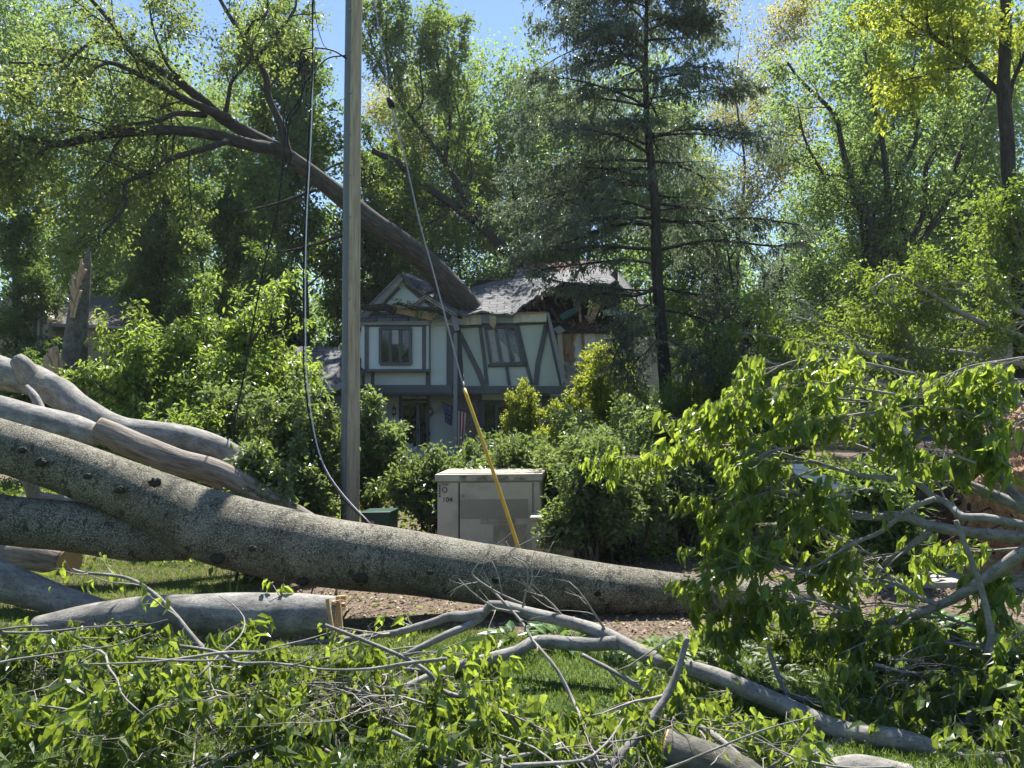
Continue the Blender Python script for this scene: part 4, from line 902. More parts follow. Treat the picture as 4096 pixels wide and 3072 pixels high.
def bgtree(px, d, h, spread, label, mat='far', bark='dark_bark', seed=0, nlimb=17, t0=.14, leaf=.21, k=30, r=.2, n2=9, n3=8, name='deciduous_tree', group='trees standing behind the house', up=.5, lean=(0, 0), sp=.7, cl=.55):
    rg = np.random.default_rng(100 + seed); x = P(px, 1600, d)[0]
    T = thing(name, (x, d, float(gz(x, d))), label, 'tree', group)
    tl = trunk_line(x, d, h, lean, .25, rg); r *= .8; rr = [r, r * .85, r * .7, r * .55, r * .4, r * .25, r * .08]
    pp, pr = bundle([(tl, rr)], 24)
    l1, r1 = spawn(pp, pr, nlimb, t0, .97, .9, spread, 7, (0, 0, up), .12, .5, .25, .25, .35, 0, rg)
    lv = [dict(n=n2, t0=.2, ang=.75, L=spread * .42, m=5, trop=(0, 0, up * .5), wig=.16), dict(n=n3, t0=.15, ang=.8, L=spread * .2, m=4, trop=(0, 0, .1), wig=.2, wood=True)]
    tb = Tubes(); tb.add(pp, pr, 10); tb.add(l1, r1, 7)
    l2, r2 = spawn(l1, r1, n2, .15, 1, .85, spread * .5, 5, (0, 0, up * .5), .16, .55, .3, .35, .4, 0, rg)
    l3, r3 = spawn(l2, r2, n3, .15, 1, .85, spread * .27, 4, (0, 0, .05), .2, .55, .3, .4, .3, 0, rg)
    tb.add(l2, r2, 5); tb.add(l3, r3, 3); tb.build('trunk', M[bark], T)
    crown_leaves('crown', l3, k, leaf, M[mat], T, .62, sp, .25, False, .0, spread * .05, rg, .2, .3, cl)
    return T
def dup(root, px, d, rz, label, sc=1.0, group=None):
    r = root.copy(); COL.objects.link(r); x = P(px, 1600, d)[0]; r.location = (x, d, float(gz(x, d))); r.rotation_euler = (0, 0, rz); r.scale = (sc, sc, sc * 1.0)
    r['label'] = label
    if group: r['group'] = group
    for ch in list(root.children):
        c = ch.copy(); COL.objects.link(c); c.parent = r
    return r
A = bgtree(120, 38, 22, 6.8, 'tall leafy tree in the background at the far left edge', seed=1, mat='far')
B = bgtree(1220, 31, 17.6, 3.3, 'dense dark green narrow tree just left of the utility pole', seed=2, mat='dense', nlimb=24, t0=.10, k=32, leaf=.19, n2=8, n3=7, up=.45)
C_ = bgtree(2080, 41, 18.6, 6.6, 'sunlit yellow-green tree left of the hemlock against the sky', seed=3, mat='far', nlimb=19)
E_ = bgtree(2960, 38, 22.5, 5.2, 'tall tree with sparse yellowish young leaves right of the hemlock', seed=4, mat='bud', nlimb=9, t0=.42, k=26, leaf=.15, up=.9, name='oak_tree')
F_ = bgtree(1630, 43, 19.5, 5.0, 'tree with olive yellow top just right of the pole', seed=5, mat='bud', nlimb=13, t0=.3, k=28, leaf=.15, up=.9, name='oak_tree')
dup(A, 480, 43, 2.0, 'leafy background tree behind the arching limbs at the left', .95)
dup(A, 800, 39, 4.0, 'broad green tree behind the crown of the toppled tree', .86)
dup(B, 1000, 36, 1.2, 'dense green tree behind the light green maples', .82)
dup(C_, 1830, 43, 1.0, 'background tree behind the second leaning trunk', .92)
dup(C_, 2350, 44, 2.6, 'background tree directly above the crushed roof', 1.0)
dup(C_, 2640, 42, 4.4, 'background tree hidden behind the hemlock trunk', .92)
dup(A, 3300, 44, 3.3, 'background tree between the yellowish oak and the multi-stemmed tree', .70)
dup(C_, 3620, 39, 5.2, 'bright green tree rising behind the multi-stemmed tree', 1.2)
dup(A, 3950, 42, 1.4, 'leafy background tree behind the dark trunk at the right', .98)
dup(B, 1450, 36, 3.0, 'dark tree whose crown shows on both sides of the pole', .80)
dup(B, 620, 30, 5.0, 'dark green tree above the tan neighbour house', .66)
dup(B, 60, 29, 2.2, 'dark tree left of the tan neighbour house', .62)

# far wood as one mass
def wood():
    rg = np.random.default_rng(8); n = 330000
    x = rg.uniform(-48, 48, n); y = rg.uniform(46, 60, n); top = 15.5 + 2.5 * np.sin(x * .23) + 1.6 * np.sin(x * .61 + 1); z = top * rg.beta(1.1, 1.5, n)
    c = np.array([mnoise.noise(Vector((a * .45, b * .3, c_ * .45))) for a, b, c_ in zip(x[:], y, z)]); k = c > -.2 + .25 * z / top; x, y, z = x[k], y[k], z[k]; n = len(x)
    p = np.stack([x, y, z + gz(x, y)], 1); ax = unit(rg.normal(size=(n, 3)) + np.array([0, 0, -.3])); L = rg.uniform(.2, .42, n)
    me = leaf_mesh('woodland', p, ax, rg.normal(size=(n, 3)) * .6 + np.array([0, 0, 1]), L, L * .6, False, .2, .3, rg, np.clip(c[k] + .4 + rg.normal(0, .15, n), 0, 1))
    tag(link('woodland', me, M['far']), 'far mass of woodland foliage behind the houses', 'woodland', kind='stuff')
wood()
def wood_behind():
    rg = np.random.default_rng(18); n = 60000
    x = rg.uniform(-45, 45, n); y = rg.uniform(-40, -28, n); z = (8 + 2.5 * np.sin(x * .3)) * rg.beta(1.1, 1.3, n)
    ax = unit(rg.normal(size=(n, 3)) + np.array([0, 0, -.3])); L = rg.uniform(.5, .9, n)
    me = leaf_mesh('woodland', np.stack([x, y, z], 1), ax, rg.normal(size=(n, 3)), L, L * .7, False, .2, .3, rg)
    tag(link('woodland', me, M['far']), 'woodland across the street behind the viewer, mirrored in the window panes', 'woodland', kind='stuff')
wood_behind()
# understory bushes and saplings in the middle distance
def bush(px, top, base, half, d, mat, label, seed, leaf=.06, k=16, ns=14, n2=9, n3=6, name='shrub', cat='shrub', group=None, bark='dark_twig', asp=.55, sp=.6, down=.1, near=False, up=.25, flat=0., lean=0., depth=.8, rs=.013, fold=.25, cl=.45, t0=.3):
    """stems fan out of the ground; px centre, top/base rows, half width in photo pixels"""
    rg = np.random.default_rng(300 + seed); c = P(px, base, d); zt = P(px, top, d)[2] + .05; z0 = float(gz(c[0], d)); h = max(.3, zt - z0); w = half / F * d
    T = thing(name, (c[0], d, z0), label, cat, group); limbs = []
    for i in range(ns):
        a = rg.uniform(0, 2 * np.pi); q = math.sqrt(rg.uniform(0, 1)) * rg.uniform(.8, 1.15); ex = np.array([c[0] + w * q * math.cos(a) + lean, d + w * depth * q * math.sin(a), z0 + h * rg.uniform(.42, 1.08) * math.sqrt(max(.2, 1 - .5 * q * q))])
        b = np.array([c[0] + rg.normal(0, w * .12), d + rg.normal(0, w * .12), z0 - .05]); m_ = b * .5 + ex * .5 + np.array([(ex[0] - b[0]) * -.12, 0, h * .08]) + rg.normal(0, h * .03, 3)
        limbs.append((np.array([b, m_, ex]), [rs * h, rs * h * .7, rs * h * .3]))
    grow(T, limbs, [dict(n=n2, t0=t0, ang=.7, lv=.6, L=min(h, w * 1.6) * .38, m=4, trop=(0, 0, up), rs=.6, flat=flat), dict(n=n3, t0=.1, ang=.7, L=min(h, w * 1.6) * .18, m=3, trop=(0, 0, up * .6), rs=.6, flat=flat)],
         dict(k=(k if near else int(k * 1.9)), s=leaf * (1.0 if near else 1.1), m=mat, a=asp, sp=sp, down=down, near=near, jit=leaf * (.5 if near else .9), fold=fold, cl=cl), M[bark], 6, 0, rg, 'stems', 'foliage')
    return T
sg = 'shrubs between the trunk and the house'
bush(940, 1600, 2100, 210, 13.0, 'shrub', 'leafy green shrub left of the black cable, below the light maples', 1, 0.090, 10, 18, group=sg)
bush(1220, 1590, 2120, 210, 12.8, 'shrub', 'dense upright shrub right behind the left side of the pole', 2, 0.090, 12, 20, group=sg)
bush(1500, 1600, 2150, 95, 13.6, 'shrub', 'bright green shrub just right of the pole in front of the door', 3, 0.087, 10, 14, group=sg)
bush(1720, 1850, 2200, 170, 12.6, 'shrub', 'low shrub behind the left end of the beige cabinet', 4, 0.080, 10, 14, group=sg)
bush(1975, 1745, 2250, 190, 12.2, 'shrub', 'glossy shrub rising behind the beige cabinet below the flag', 5, 0.080, 11, 18, group=sg)
bush(2230, 1700, 2250, 240, 11.9, 'shrub', 'glossy-leaved shrub spilling over the right end of the cabinet', 6, 0.075, 12, 20, group=sg)
bush(2480, 1720, 2260, 240, 11.0, 'shrub', 'open glossy shrub with bare lower stems right of the cabinet', 7, 0.075, 10, 18, group=sg, t0=.45)
bush(2740, 1780, 2250, 190, 11.6, 'shrub', 'open shrub with thin grey stems left of the hanging branches', 8, 0.080, 9, 15, group=sg, t0=.4)
bush(2370, 1800, 2260, 150, 9.9, 'shrub', 'small shrub with pale leaves in front of the small beige box', 9, .07, 9, 14, group=sg, t0=.62)
bush(2960, 1850, 2250, 170, 11.5, 'brush', 'green shrub behind the tips of the hanging branches', 10, .09, 9, 12, group=sg)
bush(3250, 1900, 2260, 160, 11, 'brush', 'green shrub around the white gutter', 11, .07, 13, 12, group=sg)
bush(3520, 1900, 2200, 100, 9.6, 'dense', 'dark glossy broad-leaved bush beside the root plate', 12, .11, 12, 10, group=sg, asp=.4)
bush(1180, 1880, 2120, 180, 12.0, 'shrub', 'low tangled shrub in front of the upright ones left of the pole', 13, .075, 10, 16, group=sg)
bush(990, 1860, 2240, 150, 9.5, 'shrub', 'low shrub hiding the far ends of the upper left logs', 26, .08, 10, 14, group=sg)
bush(800, 1700, 2080, 160, 12.4, 'brush', 'low green shrub between the stripped log and the maple', 14, .09, 9, 12, group=sg)
bush(2430, 1395, 1850, 140, 24, 'lime', 'bright yellow-green shrub in front of the white side wall', 15, .08, 16, 15, name='ornamental_shrub', up=.1, t0=.4)
bush(2105, 1550, 1850, 75, 25, 'lime', 'small yellow-green shrub in front of the lower window', 16, .08, 14, 10, name='ornamental_shrub', up=.35)
bush(2270, 1500, 1860, 115, 23, 'lime', 'lower yellow-green shrub left of the tall one', 17, .08, 14, 13, name='ornamental_shrub', up=.35)
bush(1600, 1782, 1870, 45, 26, 'white_bloom', 'white flowering shrub beside the front door', 18, .07, 14, 10, name='flowering_shrub', asp=.9)
bush(2600, 1560, 1880, 150, 20, 'far', 'feathery light green bush at the foot of the hemlock', 19, .09, 16, 14, name='japanese_maple', flat=.6, up=.1, asp=.4)
bush(2860, 1420, 1880, 200, 20.5, 'far', 'spreading feathery green maple right of the hemlock trunk', 20, .10, 16, 16, name='japanese_maple', flat=.6, up=.1, asp=.4)
bush(3000, 980, 1850, 230, 22.5, 'hemlock', 'small feathery evergreen right of the tall hemlock', 24, .12, 15, 18, name='evergreen_shrub', asp=.35, up=0.0, flat=.5)
bush(2820, 1250, 1850, 150, 22, 'far', 'light green sapling between the two evergreens', 25, .10, 15, 12, name='young_maple')
bush(3100, 1560, 1900, 190, 19, 'dense', 'dark bush behind the hanging branches at the right', 21, .10, 14, 14)
bush(300, 1500, 1760, 220, 22, 'dense', 'dark low bushes in front of the tan house', 22, .11, 12, 12)
bush(760, 1130, 1800, 150, 20, 'hemlock', 'small feathery evergreen behind the light maples', 23, .12, 14, 12, name='evergreen_shrub')
# light green maples before the house
def sapling(px, top, half, d, label, seed, base=1950, leaf=.13, k=10, ns=12, mat='sapling'):
    return bush(px, top, base, half, d, mat, label, seed, leaf, int(k * 1.6), ns + 4, 10, 7, 'young_maple', 'tree', 'young light green trees', 'dark_twig', .42, .45, .5, True, .12, .45, 0, .7, .016)
sapling(900, 1070, 330, 16.5, 'tallest young tree with bright light green leaves left of the pole', 31)
sapling(640, 1300, 300, 15.5, 'young tree with drooping light green leaves in front of the tan house', 32, ns=12)
sapling(1060, 1300, 190, 15.6, 'light green young tree reaching toward the garage roof', 33, ns=9)
sapling(720, 1500, 330, 14.5, 'low spreading young tree just above the left logs', 34, ns=11)
sapling(110, 1330, 150, 20, 'young tree half hidden behind the snag at the left edge', 35, mat='dense', ns=9)

# ------------------------------------------------------------------ the tree that toppled on the house
TO = thing('toppled_tree', P(2010, 1420, 31), 'huge toppled tree leaning to the upper left with its base in the roof', 'fallen tree')
def pxr(px, r0, r1, d0, d1): 
    pts = PL(px, d0, d1); n = len(px); rr = (np.interp(np.linspace(0, 1, n), np.linspace(0, 1, len(r0)), r0) if isinstance(r0, tuple) else np.linspace(r0, r1, n)) / F * pts[:, 1]; return pts, rr
C2 = lambda L: [(x * .6781, y * .6781) for x, y in L]
trk = [(2010, 1380), (1880, 1240), (1800, 1150), (1700, 1045), (1600, 965), (1492, 890), (1356, 780), (1254, 698), (1153, 624)]
tp = PL(trk, 30.5, 23); tr_ = np.array([55, 54, 52, 48, 45, 42, 37, 33, 29]) / F * tp[:, 1]
p, r = smooth(tp, tr_, 60); Tubes().add(p, r, 28).build('trunk', M['ridged_bark'], TO, rough=.03, seed=3)
L0 = [(C2([(1700, 920), (1600, 860), (1450, 780), (1300, 690), (1200, 600), (1050, 480), (900, 390), (730, 260), (680, 160), (540, 0), (440, -120)]), (30, 29, 26, 23, 20, 18, 16, 13, 11, 8, 6), 0, 23, 19.5),
      (C2([(730, 260), (620, 252), (540, 250), (430, 330), (300, 385), (180, 372), (50, 370)]), 9, 4, 20.5, 18.5),
      (C2([(1350, 700), (1250, 660), (1100, 590), (950, 510), (780, 420), (650, 370), (560, 400)]), 20, 6, 21.8, 19),
      (C2([(1600, 870), (1500, 860), (1350, 820), (1200, 785), (1050, 772), (900, 770), (650, 790), (450, 830), (350, 850), (200, 825), (0, 780), (-150, 760)]), (26, 25, 24, 22, 20, 19, 18, 16, 14, 11, 8, 6), 0, 22.6, 17.5),
      (C2([(1360, 830), (1320, 840), (1200, 880), (1000, 940), (850, 1030), (740, 1080), (740, 1200), (680, 1300), (560, 1420)]), 15, 4, 21.8, 18),
      (C2([(1700, 930), (1690, 880), (1660, 750), (1580, 560), (1570, 450), (1500, 330), (1420, 200), (1300, 0), (1250, -120)]), 19, 6, 23, 22),
      (C2([(1520, 335), (1560, 290), (1640, 190), (1740, 50), (1740, -60)]), 8, 4, 22.4, 22), (C2([(1440, 215), (1500, 130), (1570, 80), (1580, -50)]), 7, 3, 22.3, 22.3),
      (C2([(1330, 690), (1350, 560), (1370, 480), (1470, 360), (1480, 260)]), 10, 3, 22, 21.5),
      (C2([(1210, 680), (1120, 672), (1020, 675), (920, 715), (700, 745), (600, 780)]), 13, 5, 21.6, 19.5),
      (C2([(1100, 500), (1000, 400), (950, 300), (900, 150), (880, 20)]), 8, 3, 21, 20),
      (C2([(350, 850), (250, 890), (170, 940), (60, 945), (-60, 980)]), 6, 3, 18.4, 17.5), (C2([(740, 790), (680, 860), (640, 940), (560, 1040), (500, 1090)]), 6, 2, 20, 19),
      (C2([(300, 840), (100, 800), (0, 730), (-80, 700)]), 5, 3, 18.2, 17), (C2([(1860, 1120), (1700, 1180), (1560, 1220), (1400, 1260)]), 8, 3, 25, 24), (C2([(2030, 1380), (1900, 1430), (1750, 1470), (1600, 1490)]), 9, 3, 25.5, 24.5), (C2([(2150, 1000), (2030, 960), (1900, 1010)]), 7, 4, 27, 26)]
lim = [pxr(*a) for a in L0]
rg = np.random.default_rng(21)
bp_, br_ = bundle(lim, 30)
for i_, (a, b) in enumerate(zip(bp_, br_)): Tubes().add(a, b, 10).build('limb', M['dark_bark'], TO, rough=.05, seed=i_)
s1, q1_ = spawn(bp_[[0, 1, 2, 3, 4, 8, 9, 10, 11, 12, 13]], br_[[0, 1, 2, 3, 4, 8, 9, 10, 11, 12, 13]], 9, .25, 1, .8, 1.9, 6, (-.1, .55, .0), .16, .4, .3, .4, .2, 0, rg, .03)
s1b, q1b = spawn(bp_[[5, 6, 7]], br_[[5, 6, 7]], 6, .3, 1, .8, 1.5, 6, (0, 0, .2), .16, .4, .3, .4, .2, 0, rg, .03)
for s_ in (s1, s1b):
    dy = s_[:, :, 1] - s_[:, :1, 1]; fl = (rg.uniform(0, 1, len(s_)) < .8)[:, None]; s_[:, :, 1] = s_[:, :1, 1] + np.where(fl, np.abs(dy), dy)
s2, q2_ = spawn(s1, q1_, 9, .15, 1, .8, .95, 4, (0, .3, -.12), .2, .6, .3, .4, .2, 0, rg); s2b, q2b = spawn(s1b, q1b, 6, .25, 1, .8, .7, 4, (0, 0, -.05), .2, .6, .3, .4, .2, 0, rg)
Tubes().add(s1, q1_, 5).add(s1b, q1b, 5).add(s2, q2_, 3).add(s2b, q2b, 3).build('twigs', M['dark_bark'], TO)
crown_leaves('foliage', np.concatenate([s2, s2b[::2]]), 28, .11, M['oak'], TO, .62, .6, .35, False, .1, .12, rg, .25, .4, .5)
tl = Tubes(); hx = PL([(1800, 1270), (1780, 1255), (1740, 1240), (1690, 1235), (1640, 1230), (1600, 1215), (1560, 1225)], 27.6, 27.2); a, b = smooth(hx, [.12, .09, .05], 14); 
lp = PL([(1440, 1222), (1480, 1232), (1540, 1230), (1580, 1245)], 27.4, 27.4); a2, b2 = smooth(lp, [.1, .14, .16], 12); tl.add(a, b, 6); tl.add(a2, b2, 10); tl.build('broken_limb', M['dark_bark'], TO, rough=.06)
t1, u1 = spawn(np.array([a]), np.array([b]), 12, .1, 1, 1.0, .5, 4, (0, 0, .2), .2, .3, .3, .3, .2, 0, rg); crown_leaves('foliage', t1, 12, .14, M['maple'], TO, .6, .5, .35, False, .1, .06, rg)

# second toppled tree behind
T2 = thing('leaning_tree', P(2080, 1100, 35), 'second leaning tree behind the roof with several broken grey limbs', 'fallen tree')
L1 = [([(2120, 1150), (2078, 1071), (2010, 990), (1930, 905), (1861, 854), (1773, 793), (1671, 725), (1590, 651), (1488, 603)], 26, 13, 35, 33), ([(1900, 880), (1861, 800), (1807, 692), (1719, 563), (1603, 407), (1502, 224), (1470, 80)], 16, 4, 34.5, 34),
      ([(1800, 815), (1759, 814), (1700, 800), (1624, 800), (1560, 820), (1480, 830)], 12, 4, 34, 33.5), ([(1800, 840), (1760, 870), (1690, 900), (1600, 930)], 6, 3, 34, 33.5), ([(1640, 470), (1690, 400), (1680, 260), (1690, 120)], 6, 2, 34, 34), ([(1780, 650), (1800, 480), (1760, 330), (1745, 180), (1740, 100)], 8, 2, 34.2, 34.4), ([(1860, 780), (1890, 700), (1850, 520), (1800, 300), (1790, 170)], 7, 2, 34.2, 34.6), ([(1560, 340), (1545, 200), (1548, 30)], 6, 2, 34, 34)]
lim = [pxr(*a) for a in L1]; rg = np.random.default_rng(33)
bp_, br_ = bundle(lim, 30)
for i_, (a, b) in enumerate(zip(bp_, br_)): Tubes().add(a, b, 10).build('limb', M['dark_bark'], T2, rough=.04, seed=i_)
s1, q1_ = spawn(bp_, br_, 17, .15, 1, .8, 2.3, 5, (0, 0, .5), .14, .4, .3, .4, .3, 0, rg, .03); s2, q2_ = spawn(s1, q1_, 7, .15, 1, .7, .7, 4, (0, 0, .2), .2, .6, .3, .4, .2, 0, rg)
Tubes().add(s1, q1_, 4).add(s2, q2_, 3).build('twigs', M['dark_bark'], T2)
crown_leaves('foliage', s2, 26, .17, M['maple'], T2, .6, .5, .3, False, .1, .12, rg, .25, .4, .5)

# ------------------------------------------------------------------ hemlock
HM = thing('hemlock_tree', P(2668, 1830, 21), 'tall dark hemlock with drooping feathery branches in front of the house', 'conifer')
hp = [(2672, 1850), (2668, 1642), (2652, 1411), (2629, 1104), (2620, 814), (2600, 610), (2587, 475), (2583, 258), (2587, 0), (2590, -200), (2592, -420)]
pts, rr = pxr(hp, 36, 4, 21, 21); rr = np.array([29, 27, 25, 22, 19, 16, 13, 10, 7, 5, 2]) / F * 21
p, r = smooth(pts, rr, 70); Tubes().add(p, r, 16).build('trunk', M['dark_bark'], HM, rough=.05, seed=2)
def hemlock():
    rg = np.random.default_rng(44); B_, R_ = [], []; ztop = p[-1][2]
    n = 80
    for i in range(n):
        f = (i + rg.uniform(0, 1)) / n; z = 7.5 + (ztop - 7.5) * f; k = np.argmin(np.abs(p[:, 2] - z)); st = p[k]
        a = rg.uniform(0, 2 * np.pi); Lh = (6.4 * (1 - f) ** .62 + .5) * rg.uniform(.55, 1.08)
        if math.sin(a) < 0: Lh *= .72
        if z < 7.6: a = (rg.normal(0, .5) if rg.uniform() < .7 else math.pi + rg.normal(0, .2) + .5)
        if math.cos(a) > 0 : Lh *= .92
        m = 10; q = np.zeros((m, 3)); q[0] = st; up = .18 + .5 * f; d_ = np.array([math.cos(a), math.sin(a) * .9, up])
        for j in range(1, m):
            d_ = unit(d_ + np.array([0, 0, -.085]) + rg.normal(0, .05, 3)); q[j] = q[j - 1] + d_ * Lh / (m - 1)
        B_.append(q); R_.append(np.linspace(.018 + .006 * Lh, .005, m))
    for px_, r0, r1 in (([(2629, 1000), (2400, 985), (2250, 1000), (2060, 1005)], 8, 3), ([(2640, 1180), (2600, 1165), (2400, 1150), (2200, 1120)], 5, 3), ([(2625, 900), (2450, 900), (2300, 960), (2080, 1010)], 7, 3), ([(2635, 1060), (2500, 1040), (2300, 1060), (2150, 1080)], 6, 3), ([(2640, 1130), (2560, 1180), (2440, 1175), (2290, 1160)], 8, 4), ([(2640, 1000), (2850, 960), (3100, 985), (3250, 960)], 7, 3), ([(2630, 880), (2800, 890), (2980, 870), (3200, 900)], 8, 3), ([(2640, 1150), (2800, 1180), (2980, 1200), (3180, 1190)], 7, 3), ([(2645, 1290), (2570, 1310), (2500, 1350), (2450, 1440)], 5, 2), ([(2650, 1330), (2600, 1390), (2540, 1450), (2500, 1520)], 5, 2), ([(2650, 1240), (2760, 1260), (2880, 1310), (2960, 1400)], 6, 2), ([(2655, 1350), (2740, 1400), (2820, 1480)], 5, 2), ([(2640, 1210), (2560, 1235), (2500, 1270), (2470, 1340)], 5, 2)):
        a_, b_ = pxr(px_, r0, r1, 21, 20); a_, b_ = smooth(a_, b_, 10); B_.append(a_); R_.append(b_)
    B_, R_ = np.array(B_), np.array(R_)
    Tubes().add(B_, R_, 6).build('branches', M['dark_bark'], HM)
    s1, q1 = spawn(B_, R_, 17, .15, 1, .9, 1.25, 6, (0, 0, -.22), .07, .55, .3, .3, .6, .92, rg); 
    s2, q2 = spawn(s1, q1, 10, .05, 1, .8, .36, 4, (0, 0, -.3), .10, .6, .4, .3, .3, .85, rg)
    Tubes().add(s1, q1, 3).build('twigs', M['dark_bark'], HM)
    crown_leaves('needles', s2, 7, .125, M['hemlock'], HM, .34, .40, .2, False, .0, .02, rg, .1, .4, .55, 1.4)
hemlock()

# multi-stemmed tree at the right
MS = thing('multistem_tree', P(3530, 1800, 27), 'tall tree with many dark upright stems spreading from one base at the right', 'tree')
st = [([(3500, 1420), (3502, 1182), (3476, 1013), (3485, 912), (3426, 785), (3409, 717), (3367, 591), (3350, 473), (3291, 405), (3206, 329), (3150, 250)], 20, 5), ([(3510, 1420), (3510, 1182), (3536, 1013), (3552, 802), (3536, 616), (3519, 506), (3485, 380), (3460, 200)], 19, 4),
      ([(3560, 1400), (3578, 1165), (3620, 1013), (3603, 844), (3578, 743), (3654, 591), (3671, 473), (3645, 405), (3660, 200)], 15, 4), ([(3590, 1250), (3628, 1013), (3696, 844), (3704, 658), (3772, 549), (3800, 350)], 15, 4), ([(3600, 1150), (3713, 928), (3789, 802), (3823, 658), (3865, 549), (3907, 473), (3966, 363), (3990, 200)], 16, 4), ([(3480, 950), (3440, 750), (3500, 600), (3560, 400), (3570, 180)], 12, 4), ([(3430, 800), (3300, 700), (3220, 560), (3190, 420)], 8, 3)]
lim = [pxr(a, b, c, 27, 27 + i * .35 - 1) for i, (a, b, c) in enumerate(st)]
lim = [(np.concatenate([[[l[0][0][0] * .3 + P(3530, 1420, 27)[0] * .7, 27, 0]], l[0]]), np.concatenate([[l[1][0] * 1.3], l[1]])) for l in lim]
grow(MS, lim, [dict(n=17, t0=.26, ang=.8, L=2.5, m=6, trop=(0, .75, .3), rs=.35), dict(n=10, t0=.15, ang=.8, L=.95, m=4, trop=(0, 0, .1), wig=.2), ], dict(k=26, s=.13, m='far', a=.65, sp=.6, down=.25, jit=.16, cl=.5), M['dark_bark'], 12, .05, np.random.default_rng(51), lim_n=24)
# near dark trunk at the right edge
RT = thing('tall_tree', P(4090, 1800, 17), 'dark straight trunk with one long crooked limb at the right edge', 'tree')
st = [([(4100, 1800), (4085, 1300), (4076, 987), (4042, 802), (4025, 506), (4012, 371), (4021, 169), (4021, 0), (4025, -250)], 34, 18), ([(4010, 375), (3991, 363), (3915, 295), (3839, 219), (3730, 143), (3704, 68), (3700, -100)], 15, 5), ([(3860, 240), (3856, 270), (3772, 279), (3654, 312), (3560, 330)], 6, 3), ([(4030, 420), (4050, 330), (4096, 220), (4150, 60)], 12, 5), ([(4020, 200), (3960, 165), (3890, 165), (3800, 150)], 5, 2), ([(3740, 150), (3640, 90), (3560, 30)], 5, 2)]
lim = [pxr(a, b, c, 17, 16.6) for a, b, c in st]; rg = np.random.default_rng(61)
pp0, pr0 = bundle(lim, 30); Tubes().add(pp0, pr0, 16).build('trunk', M['dark_bark'], RT, rough=.05)
lf = pp0[1:]; s1, q1_ = spawn(lf, pr0[1:], 12, .2, 1, .8, 1.1, 5, (0, 0, .25), .16, .4, .3, .4, .2, 0, rg, .02); s2, q2_ = spawn(s1, q1_, 7, .1, 1, .8, .5, 4, (0, 0, 0), .2, .6, .3, .4, .2, 0, rg)
Tubes().add(s1, q1_, 4).add(s2, q2_, 3).build('twigs', M['dark_bark'], RT); crown_leaves('crown', s2, 24, .11, M['lime'], RT, .55, .6, .3, False, .1, .07, rg, .25, .4, .5)
# brush of a fallen crown at the right
BR = thing('fallen_tree', P(3900, 1700, 16.5), 'leafy crown of a fallen tree piled up at the right behind the near branches', 'fallen tree')
rg = np.random.default_rng(71); lim = []
for a in ([(4250, 1350), (4000, 1200), (3800, 1130), (3600, 1200), (3450, 1230)], [(4300, 1500), (3900, 1420), (3600, 1380), (3300, 1300), (3060, 1240)], [(4250, 1250), (4050, 1080), (3950, 900)], [(4300, 1150), (4100, 1000), (4060, 860)], [(4200, 1560), (3800, 1480), (3400, 1400), (3100, 1350), (2960, 1330)], [(4250, 1400), (3900, 1280), (3700, 1160), (3580, 1100), (3480, 1160)], [(3750, 1500), (3600, 1280), (3680, 1160), (3750, 1130)], [(4300, 1650), (3700, 1560), (3300, 1480), (3060, 1450)]):
    lim.append(pxr(a, 14, 4, 16.5, 16.5 + rg.uniform(-1.5, 1.5)))
grow(BR, lim, [dict(n=15, t0=.1, ang=.8, L=1.3, m=5, trop=(-.2, 0, .15), rs=.45, rmax=.03), dict(n=8, t0=.1, ang=.8, L=.5, m=4, trop=(0, 0, -.1), wig=.2)], dict(k=22, s=.10, m='brush', a=.52, sp=.6, down=.4, jit=.08, cl=.5), M['twig'], 8, .05, rg, 'limbs', 'foliage')

# ------------------------------------------------------------------ near fallen branches
def fallen(label, limbs, lv, leaf, seed, wood='grey_bark', name='fallen_branch', group='fallen branches in the foreground', loc=None, sides=14):
    """limbs: (pixels with depth, r0 px, r1 px)"""
    rg = np.random.default_rng(seed); T = thing(name, loc if loc is not None else P(limbs[0][0][0][0], limbs[0][0][0][1], limbs[0][0][0][2]), label, 'fallen branch', group)
    ll = []
    for px_, r0, r1 in limbs:
        pts = PL(px_); rr = np.linspace(r0, r1, len(px_)) / F * pts[:, 1]; ll.append((pts, rr))
    pa, ra = bundle(ll, 36)
    for j in range(len(pa)):
        pp, pr = pa[j:j + 1], ra[j:j + 1]
        Tubes().add(pp, pr, sides).build('limb', M[wood], T, rough=.05, seed=seed + j)
        if not lv: continue
        tb = Tubes(); src, sr = pp, pr
        for k, L in enumerate(lv):
            ps, rs_ = spawn(src, sr, L['n'], L.get('t0', .2), L.get('t1', 1), L.get('ang', .7), L['L'], L.get('m', 6), L.get('trop', (0, 0, 0)), L.get('wig', .13), L.get('rs', .5), L.get('re', .3), L.get('lv', .4), L.get('tp', .3), L.get('flat', .3), rg, L.get('rmax', .012))
            ps[..., 2] = np.maximum(ps[..., 2], gz(ps[..., 0], ps[..., 1]) + .03)
            tb.add(ps, rs_, 5 if k < 1 else 4); src, sr = ps, rs_
        tb.build('twigs', M['twig'], T)
        if leaf: crown_leaves('foliage', src, leaf['k'], leaf['s'], M[leaf.get('m', 'beech')], T, leaf.get('a', .5), leaf.get('sp', .30), leaf.get('down', .95), True, .15, leaf.get('jit', .02), rg, leaf.get('fold', .28), leaf.get('droop', .9), .35, .7)
    return T
near_leaf = dict(k=7, s=.105)
